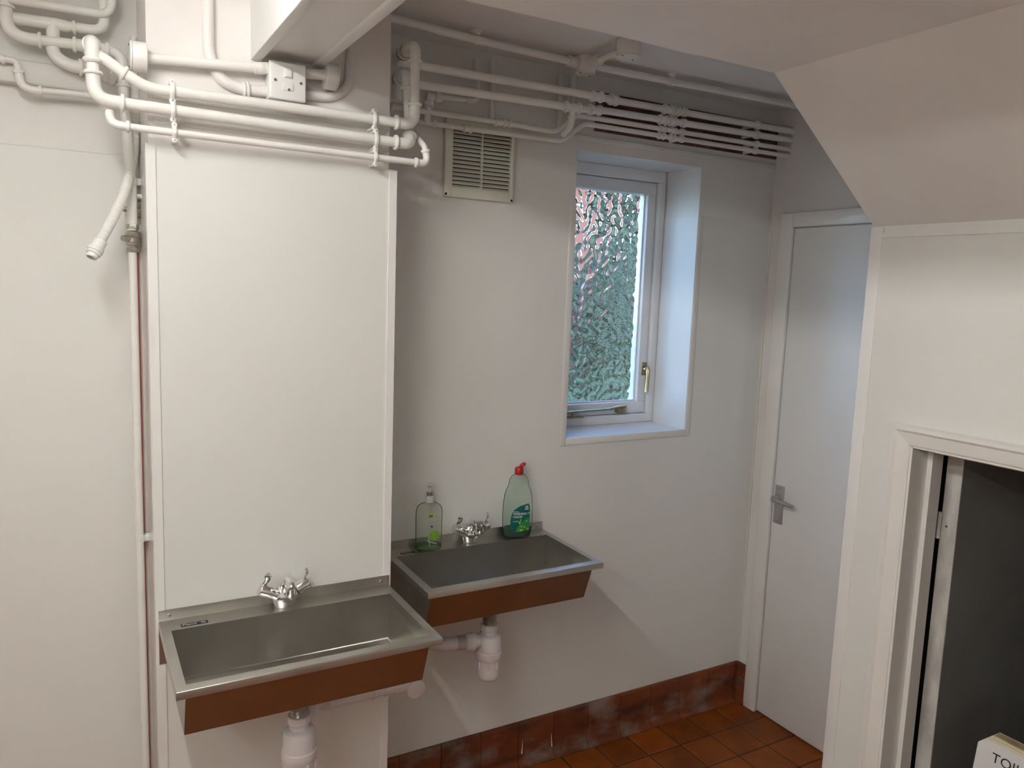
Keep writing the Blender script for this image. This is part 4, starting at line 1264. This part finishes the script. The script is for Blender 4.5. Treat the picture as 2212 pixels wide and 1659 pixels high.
bd_ = pipe_run('white painted branch dropping from the tee to the pier riser', BD, 0.0145, bend={1: 0.05, 2: 0.05, 'd': 0.05}, collars=[(2, (174, 145)), (3, (243, 165))])
CL = [W(-20, 2, y=YL - 0.004), W(210, 34, y=YL - 0.004), W(242, 30, y=YL - 0.004), W(238, -40, y=YL - 0.004)]
CL = [to_x(W(20, -2, y=YL - 0.004), -1.49), W(20, -2, y=YL - 0.004), W(243, 34, y=YL - 0.004), to_z(W(240, -10, y=YL - 0.004), ZC)]
pipe_run('white painted pipe turning up to the ceiling above the tee', CL, 0.0098, bend=0.035)
DL = [W(-30, 128, y=YL + 0.01), W(35, 134, y=YL + 0.01), W(48, 188, y=YL + 0.01), W(80, 196, y=YL + 0.01), W(214, 208, y=YL + 0.01), W(236, 214, y=YF + 0.02)]
DL = [to_x(W(0, 128, y=YL + 0.01), -1.49), W(2, 128, y=YL + 0.01), W(36, 130, y=YL + 0.01), W(46, 192, y=YL + 0.01), W(186, 205, y=YL + 0.01), W(206, 208, y=YL + 0.005)]
pipe_run('thin white painted pipe stepping down along the left wall', DL, 0.0078, bend={1: 0.1, 2: 0.028, 3: 0.028, 'd': 0.03}, elbows=(3,), collars=[(1, (6, 129))])

# --- stop valves and the two risers beside the pier
VYp = YL
v0 = W(286, 500, y=VYp)
riser = [W(287.5, 530, y=VYp), W(315, 1690, y=VYp)]
# keep the riser plumb
rx = (riser[0].x + W(314, 1652, y=VYp).x) / 2
rs_ = pipe_run('white painted riser pipe below the stop valve beside the pier', [Vector((rx - 0.001, VYp, riser[0].z)), Vector((rx, VYp, 0.12)), Vector((rx, VYp, 0.0))], 0.0098, bend=0.02)
def stop_valve(label, top, bot, stem_dir, group):
    top, bot = Vector(top), Vector(bot)
    t = thing('stop_valve', label, 'valve', bot, group)
    ax = (top - bot).normalized(); Lg = (top - bot).length
    k = Lg / 0.10
    lathe('valve_nut', [(0.0105, 0.0), (0.0138, 0.001), (0.0145, 0.004), (0.0145, 0.016 * k), (0.0115, 0.018 * k)], bot, ax, 'satin_nickel', t, seg=6, angle=20)
    b_ = lathe('valve_body', [(0.0112, 0.017 * k), (0.0112, 0.022 * k), (0.0155, 0.024 * k), (0.0160, 0.034 * k), (0.0172, 0.036 * k), (0.0172, 0.050 * k), (0.0160, 0.052 * k), (0.0175, 0.056 * k), (0.0172, 0.072 * k), (0.013, 0.076 * k), (0.0112, 0.078 * k), (0.0112, 0.082 * k)], bot, ax, 'satin_nickel', t, seg=20, angle=35)
    lathe('valve_nut', [(0.0115, 0.081 * k), (0.0145, 0.083 * k), (0.0145, 0.096 * k), (0.0138, 0.099 * k), (0.0105, 0.1 * k)], bot, ax, 'satin_nickel', t, seg=6, angle=20)
    sd = Vector(stem_dir).normalized()
    c = bot + ax * 0.047 * k
    s_ = lathe('valve_stem', [(0.0085, 0.010), (0.0085, 0.024), (0.0072, 0.026), (0.0072, 0.032), (0.0062, 0.034), (0.0, 0.034)], c, sd, 'satin_nickel', b_, seg=16)
    return t
stop_valve('nickel stop valve on the front riser beside the pier', W(286.5, 484, y=VYp), W(287.5, 545, y=VYp), (-0.8, -0.75, 0.0), 'stop valves beside the pier')
rx2 = rx + 0.021
yr2 = YB - 0.021
stop_valve('nickel stop valve on the rear riser tucked behind the front pipe', Vector((rx2 - 0.006, yr2, W(288, 418, y=yr2).z)), Vector((rx2 - 0.006, yr2, W(288, 484, y=yr2).z)), (-0.95, -0.25, 0.0), 'stop valves beside the pier')
pipe_run('cream rear riser pipe close to the pier side', [Vector((rx2, yr2, W(288, 484, y=yr2).z)), Vector((rx2, yr2, 0.1)), Vector((rx2, yr2, 0.0))], 0.0082, bend=0.02)
pipe_run('cream rear riser pipe above the rear stop valve', [Vector((rx2 - 0.006, yr2, W(288, 418, y=yr2).z)), Vector((rx2 - 0.006, yr2, 2.1)), Vector((rx2 - 0.006, yr2, 2.3))], 0.0082, bend=0.02, material='pier_paint')
pipe_run('thin red pipe showing between the two risers', [Vector((rx + 0.0115, YB - 0.030, W(288, 500, y=2.2).z)), Vector((rx + 0.0115, YB - 0.030, 0.1)), Vector((rx + 0.0115, YB - 0.030, 0.0))], 0.0030, bend=0.02, material='red_pipe')

def hinged_clip(label, c, r):
    t = thing('pipe_clip', label, 'pipe clip', (c.x, YB, c.z), 'clips on the riser pipes')
    h = 0.0085
    lathe('clip_ring', [(r + 0.0002, -h), (r + 0.0028, -h), (r + 0.0028, h), (r + 0.0002, h)], c, (0, 0, 1), 'white_plastic', t, seg=24)
    box('clip_tab', (c.x + r, c.y - 0.006, c.z - h), (c.x + r + 0.016, c.y + 0.012, c.z + h), 'white_plastic', t, bevel=0.001)
    box('clip_base', (c.x - 0.004, c.y + r + 0.001, c.z - h), (c.x + 0.010, YB - 0.0025, c.z + h), 'white_plastic', t, bevel=0.001)
    return t
ccl = W(284.5, 392, y=YL)
hinged_clip('white hinged pipe clip above the stop valves beside the pier', ccl, 0.0118)
hinged_clip('white hinged pipe clip low on the riser at sink height', Vector((rx, VYp, W(305, 1162, y=VYp).z)), 0.0098)

# --- loose corrugated conduit with a gland end
hpts = [W(291, 175, y=2.222), W(292, 270, y=2.222), W(288, 350, y=2.205), W(268, 420, y=2.150), W(240, 480, y=2.11), W(213, 528, y=2.09)]
hs_p, _ = fillet(hpts, 0.25, n=10)
# resample evenly
cum = [0.0]
for a_, b_ in zip(hs_p[:-1], hs_p[1:]): cum.append(cum[-1] + (b_ - a_).length)
Lh = cum[-1]
N = int(Lh / 0.0016)
res, rad = [], []
j = 0
for k in range(N + 1):
    d = Lh * k / N
    while j < len(cum) - 2 and cum[j + 1] < d: j += 1
    tt = (d - cum[j]) / max(1e-9, cum[j + 1] - cum[j])
    res.append(hs_p[j].lerp(hs_p[j + 1], tt))
    rad.append(0.0118 if k % 3 else 0.0103)
hose = thing('flexible_conduit', 'loose corrugated white conduit hanging with an open gland end', 'hose', res[0])
tube('corrugated_hose', res, rad, 'conduit_paint', hose, seg=14)
hd0 = (res[-1] - res[-12]).normalized()
gl = lathe('gland', [(0.0125, -0.012), (0.0150, -0.010), (0.0158, 0.010), (0.0175, 0.011), (0.0178, 0.020), (0.0150, 0.021), (0.0150, 0.023), (0.0165, 0.024), (0.0165, 0.027), (0.0128, 0.028), (0.0128, 0.036), (0.0118, 0.0375), (0.0095, 0.0375), (0.0090, 0.020), (0.0, 0.020)], res[-1], hd0, 'white_plastic', hose, seg=28, angle=30)

# --- back wall group
YQ = P1y
q1 = [Vector((x1_ - 0.0, YQ, W(880, 138, y=YQ).z)), W(910, 143, y=YQ), W(1296, 209, y=YQ + 0.02), W(1335, 218, y=2.16), W(1712, 284, y=2.18)]
q1[0] = Vector((x1_, YQ, q1[1].z - 0.0 + 0.0))
lv = q1[1].z
pipe_run('white painted pipe, topmost of the bundle above the window', [Vector((x1_ - 0.004, YQ, lv)), W(910, 143, y=YQ), W(1290, 209, y=2.10), W(1345, 220, y=2.165), W(1716, 285, y=2.178)], 0.0118, bend=0.05,
         couplings=[(1, (1288, 208), 0.035), (2, (1325, 216), 0.03), (3, (1442, 236), 0.03), (3, (1460, 239), 0.02)], group='pipe bundle above the window')
pipe_run('white painted pipe, second of the bundle above the window, with a tee', [W(858, 174, y=YQ), W(905, 183, y=YQ), W(1240, 233, y=2.10), W(1312, 240, y=2.165), W(1714, 304, y=2.18)], 0.0115, bend=0.05,
         couplings=[(1, (1236, 232), 0.05), (2, (1285, 237), 0.05), (3, (1432, 259), 0.025), (3, (1452, 262), 0.02)], group='pipe bundle above the window')
tee2 = [W(1237, 233, y=2.10), W(1235, 270, y=2.10), W(1217, 290, y=2.17)]
pipe_run('white painted tee branch curving down below the second pipe', tee2, 0.0100, bend=0.05, collars=[(0, (1237, 254))])
pipe_run('white painted pipe, third of the bundle, swept up beside the window head', [W(843, 229, y=2.215), W(900, 238, y=2.20), W(1100, 268, y=2.19), W(1200, 285, y=2.18), W(1246, 249, y=2.18), W(1710, 324, y=2.184)], 0.0085, bend={3: 0.07, 4: 0.05, 'd': 0.1},
         couplings=[(1, (1080, 265), 0.028), (4, (1430, 279), 0.02), (4, (1455, 283), 0.015)], collars=[(0, (848, 230)), (2, (1098, 268))], group='pipe bundle above the window')
pipe_run('white painted pipe, lowest of the bundle, with a swan neck by the window head', [W(893, 261, y=2.215), W(935, 267, y=2.21), W(1015, 279, y=2.20), W(1212, 305, y=2.19), W(1262, 267, y=2.186), W(1707, 338, y=2.188)], 0.0082, bend={3: 0.06, 4: 0.05, 'd': 0.1},
         couplings=[(1, (1010, 278), 0.02), (4, (1428, 293), 0.02), (4, (1452, 297), 0.015)], collars=[(1, (938, 267)), (1, (1030, 281))], group='pipe bundle above the window')
pipe_run('short white painted stub linking the two lower pipes near the vent', [W(922, 266, y=2.205), W(924, 238, y=2.20), W(925, 232, y=2.20)], 0.0105, bend=0.01)
se = [W(926, 238, y=2.205), W(929, 208, y=2.205), W(1020, 216, y=2.205), W(1033, 205, y=2.205), W(1027, 120, y=2.225)]
se = [W(926, 238, y=2.205), W(929, 207, y=2.205), W(1034, 219, y=2.205), W(1028, 128, y=2.222)]
ele = pipe_run('white painted pipe from the compression elbow up to the ceiling', se, 0.0083, bend={1: 0.012, 2: 0.030, 'd': 0.02}, collars=[(1, (1010, 216))])
el = W(929, 208, y=2.205)
dirx = (W(1000, 215, y=2.205) - el).normalized()
lathe('compression_elbow', [(0.012, -0.012), (0.0145, -0.008), (0.0145, 0.010), (0.012, 0.014), (0.012, 0.017), (0.0152, 0.018), (0.0152, 0.038), (0.010, 0.040)], el, dirx, 'pipe_paint', ele, seg=14, angle=30)
lathe('compression_nut', [(0.0125, 0.0), (0.0145, 0.002), (0.0145, 0.016), (0.0125, 0.018)], W(927, 232, y=2.205), (0, 0, 1), 'pipe_paint', ele, seg=8, angle=20)
pipe_run('white painted pipe dropping behind the bundle above the vent', [W(1065, 130, y=2.232), W(1064, 200, y=2.232), W(1062, 268, y=2.20)], 0.0085, bend=0.03)
pipe_run('white painted drop pipe left of the tee, from ceiling to bundle', [W(1212, 160, y=2.232), W(1209, 240, y=2.232), W(1206, 278, y=2.215)], 0.0085, bend=0.03)
pipe_run('white painted drop pipe meeting the tee of the second pipe', [W(1238, 164, y=2.232), W(1237, 200, y=2.225), W(1236, 230, y=2.14)], 0.0085, bend=0.03)
# red-banded fittings where the pier pipes turn into the recess
for lab, xx, zz in (('red-banded fitting behind the topmost pier riser', x1_, z1_), ('red-banded fitting behind the middle pier riser', x2_, z2_)):
    t = thing('pipe_fitting', lab, 'pipe fitting', (xx, P1y - 0.07, zz), 'red banded fittings')
    ya = YF + 0.045 if xx == x1_ else YF + 0.075
    lathe('fitting_body', [(0.0128, 0.0), (0.0165, 0.001), (0.0165, 0.012), (0.0150, 0.013), (0.0150, 0.034), (0.0172, 0.035), (0.0172, 0.048), (0.0128, 0.050)], (xx, ya, zz), (0, 1, 0), 'pipe_paint', t, seg=20)
    for yy in (ya + 0.018, ya + 0.042):
        lathe('red_band', [(0.0125, -0.004), (0.0176, -0.003), (0.0176, 0.003), (0.0125, 0.004)], (xx, yy, zz), (0, 1, 0), 'red_paint', t, seg=20)
    lathe('tee_drop', [(0.0145, 0.0), (0.0145, abs(zz - lv) + 0.012)], (xx, P1y, zz + 0.006), (0, 0, -1), 'pipe_paint', t, seg=16)

# clips on the four-pipe bundle
runs = [((1332, 217), (1716, 285), 2.16, 2.178, 0.0118), ((1312, 240), (1714, 304), 2.165, 2.18, 0.0115), ((1246, 249), (1710, 324), 2.18, 2.184, 0.0085), ((1262, 267), (1707, 338), 2.186, 2.188, 0.0082)]
ords = ('topmost', 'second', 'third', 'lowest')
for col_px, near in (((1478, 243), 'above the middle of the window'), ((1637, 272), 'towards the recess door')):
    for k, (a_, b_, ya, yb, rr) in enumerate(runs):
        A_, B_ = W(*a_, y=ya), W(*b_, y=yb)
        u = col_px[0] - k * 2
        c = at_px(A_, B_, (u, a_[1] + (b_[1] - a_[1]) * (u - a_[0]) / (b_[0] - a_[0])))
        t = thing('pipe_clip', 'white pipe clip on the %s bundle pipe %s' % (ords[k], near), 'pipe clip', (c.x, YB, c.z), 'clips on the bundle above the window')
        lathe('clip_ring', [(rr, -0.008), (rr + 0.004, -0.007), (rr + 0.004, 0.007), (rr, 0.008)], c, B_ - A_, 'pipe_paint', t, seg=20)
        tube('post', [(c.x, c.y + rr, c.z), (c.x, YB + 0.002, c.z)], 0.0055, 'pipe_paint', t, seg=10)

# ================================================================== ceiling conduit
cy = 2.092
cz = ZC - 0.024
cA = Vector((0.50, cy - 0.03, cz)); 
pts = [W(838, 37, z=cz), W(1238, 134, z=cz)]
c0 = Vector((pts[0].x - 0.10, 2.05, cz)); cb = W(1265, 140, z=cz)
cond = pipe_run('white conduit along the ceiling from the beam to the round box', [W(835, 36, z=cz), W(1028, 86, z=cz), cb], 0.0118, bend=0.05, name='conduit', material='conduit_paint', cat='conduit', couplings=[(1, (1236, 132), 0.02)])
cond2 = pipe_run('white conduit along the ceiling from the round box to the recess door', [cb, W(1450, 176, z=cz), W(1722, 228, z=cz)], 0.0118, bend=0.05, name='conduit', material='conduit_paint', cat='conduit')
cb2 = W(1357, 104, z=cz)
pipe_run('short white conduit linking the two round ceiling boxes', [cb, cb2, cb2 + (cb2 - cb) * 0.05], 0.0112, bend=0.02, name='conduit', material='conduit_paint', cat='conduit', couplings=[(0, (1290, 128), 0.02)])
round_box('round white ceiling conduit box joining three conduits', (cb.x, cb.y, ZC), (0, 0, -1), r=0.031, h=0.048)
round_box('round white ceiling conduit box at the end of the short conduit', (cb2.x, cb2.y, ZC), (0, 0, -1), r=0.034, h=0.046)
for (u, v), near in (((1028, 86), 'near the pier'), ((1450, 176), 'above the window'), ((1716, 226), 'above the recess door')):
    a_ = W(u, v, z=cz)
    t = thing('conduit_saddle', 'white conduit saddle on the ceiling ' + near, 'conduit clip', (a_.x, a_.y, ZC), 'ceiling conduit saddles')
    lathe('saddle_base', [(0.0165, 0.0), (0.0165, 0.004), (0.0125, 0.006), (0.0115, 0.012)], (a_.x, a_.y, ZC), (0, 0, -1), 'conduit_paint', t, seg=22)
    lathe('saddle_ring', [(0.0115, -0.007), (0.0138, -0.007), (0.0138, 0.007), (0.0115, 0.007)], (a_.x, a_.y, cz), (1, 0, 0), 'conduit_paint', t, seg=20)
    lathe('screw_head', [(0.0022, 0), (0.0022, 0.0006)], (a_.x + 0.006, a_.y - 0.0125, ZC - 0.004), (0, 0, -1), 'dark_slot', t, seg=8)

# ================================================================== toilet sign in the cupboard doorway
tl = W(2142.3, 1589.5, x=1.99)
sgn = thing('sign_board', 'white folding sign board reading TOILET standing in the cupboard doorway', 'sign', (1.99, 0.86, 0))
ztop = tl.z
yl_ = tl.y
lean = 0.155
def fx(z): return 1.99 - (ztop - z) * lean
bm = bmesh.new()
outl = [(yl_ + 0.028 + 0.002, 0.0), (yl_ + 0.028, ztop - 0.030), (yl_, ztop), (yl_ - 0.30, ztop), (yl_ - 0.33, ztop - 0.03), (yl_ - 0.33, 0.0)]
f1 = [bm.verts.new((fx(z), y, z)) for y, z in outl]
f2 = [bm.verts.new((fx(z) + 0.006, y, z)) for y, z in outl]
bm.faces.new(f1); bm.faces.new(f2[::-1])
for i in range(len(outl)):
    j2 = (i + 1) % len(outl)
    bm.faces.new((f1[i], f1[j2], f2[j2], f2[i]))
fpn = mk('front_panel', bm, 'sign_paper', sgn)
bm = bmesh.new()
f1 = [bm.verts.new((2.022 + (ztop - z) * lean, y, z - 0.001)) for y, z in outl]
f2 = [bm.verts.new((2.028 + (ztop - z) * lean, y, z - 0.001)) for y, z in outl]
bm.faces.new(f1); bm.faces.new(f2[::-1])
for i in range(len(outl)):
    j2 = (i + 1) % len(outl)
    bm.faces.new((f1[i], f1[j2], f2[j2], f2[i]))
for v in bm.verts:
    if v.co.z < 0: v.co.z = 0
mk('back_panel', bm, 'sign_paper', sgn)
bm = bmesh.new()
bm_prism(bm, [(1.988, ztop - 0.004), (1.994, ztop + 0.002), (2.018, ztop + 0.002), (2.027, ztop - 0.008), (2.016, ztop - 0.012), (1.998, ztop - 0.010)], 'y', yl_ - 0.30, yl_ - 0.004)
mk('hinge_cap', bm, 'sign_brown', sgn)
bm = bmesh.new()
tp = [(yl_ + 0.012, ztop - 0.013), (yl_ - 0.0005, ztop - 0.0005), (yl_ - 0.30, ztop - 0.0005), (yl_ - 0.31, ztop - 0.013)]
vs = [bm.verts.new((fx(z) - 0.0006, y, z)) for y, z in tp]
bm.faces.new(vs)
mk('tape_strip', bm, 'sign_cream', fpn)
t0 = W(2145, 1623.5, x=1.985)
zt0, yt0 = t0.z, t0.y
text_mesh('TOILET', 0.0335, lambda a_, b_, c_: (fx(zt0 - 0.0235 + b_) - 0.0009 - c_ * 0, yt0 - a_, zt0 - 0.0235 + b_), 'black', 'lettering', fpn, extrude=0.0, spacing=1.02)
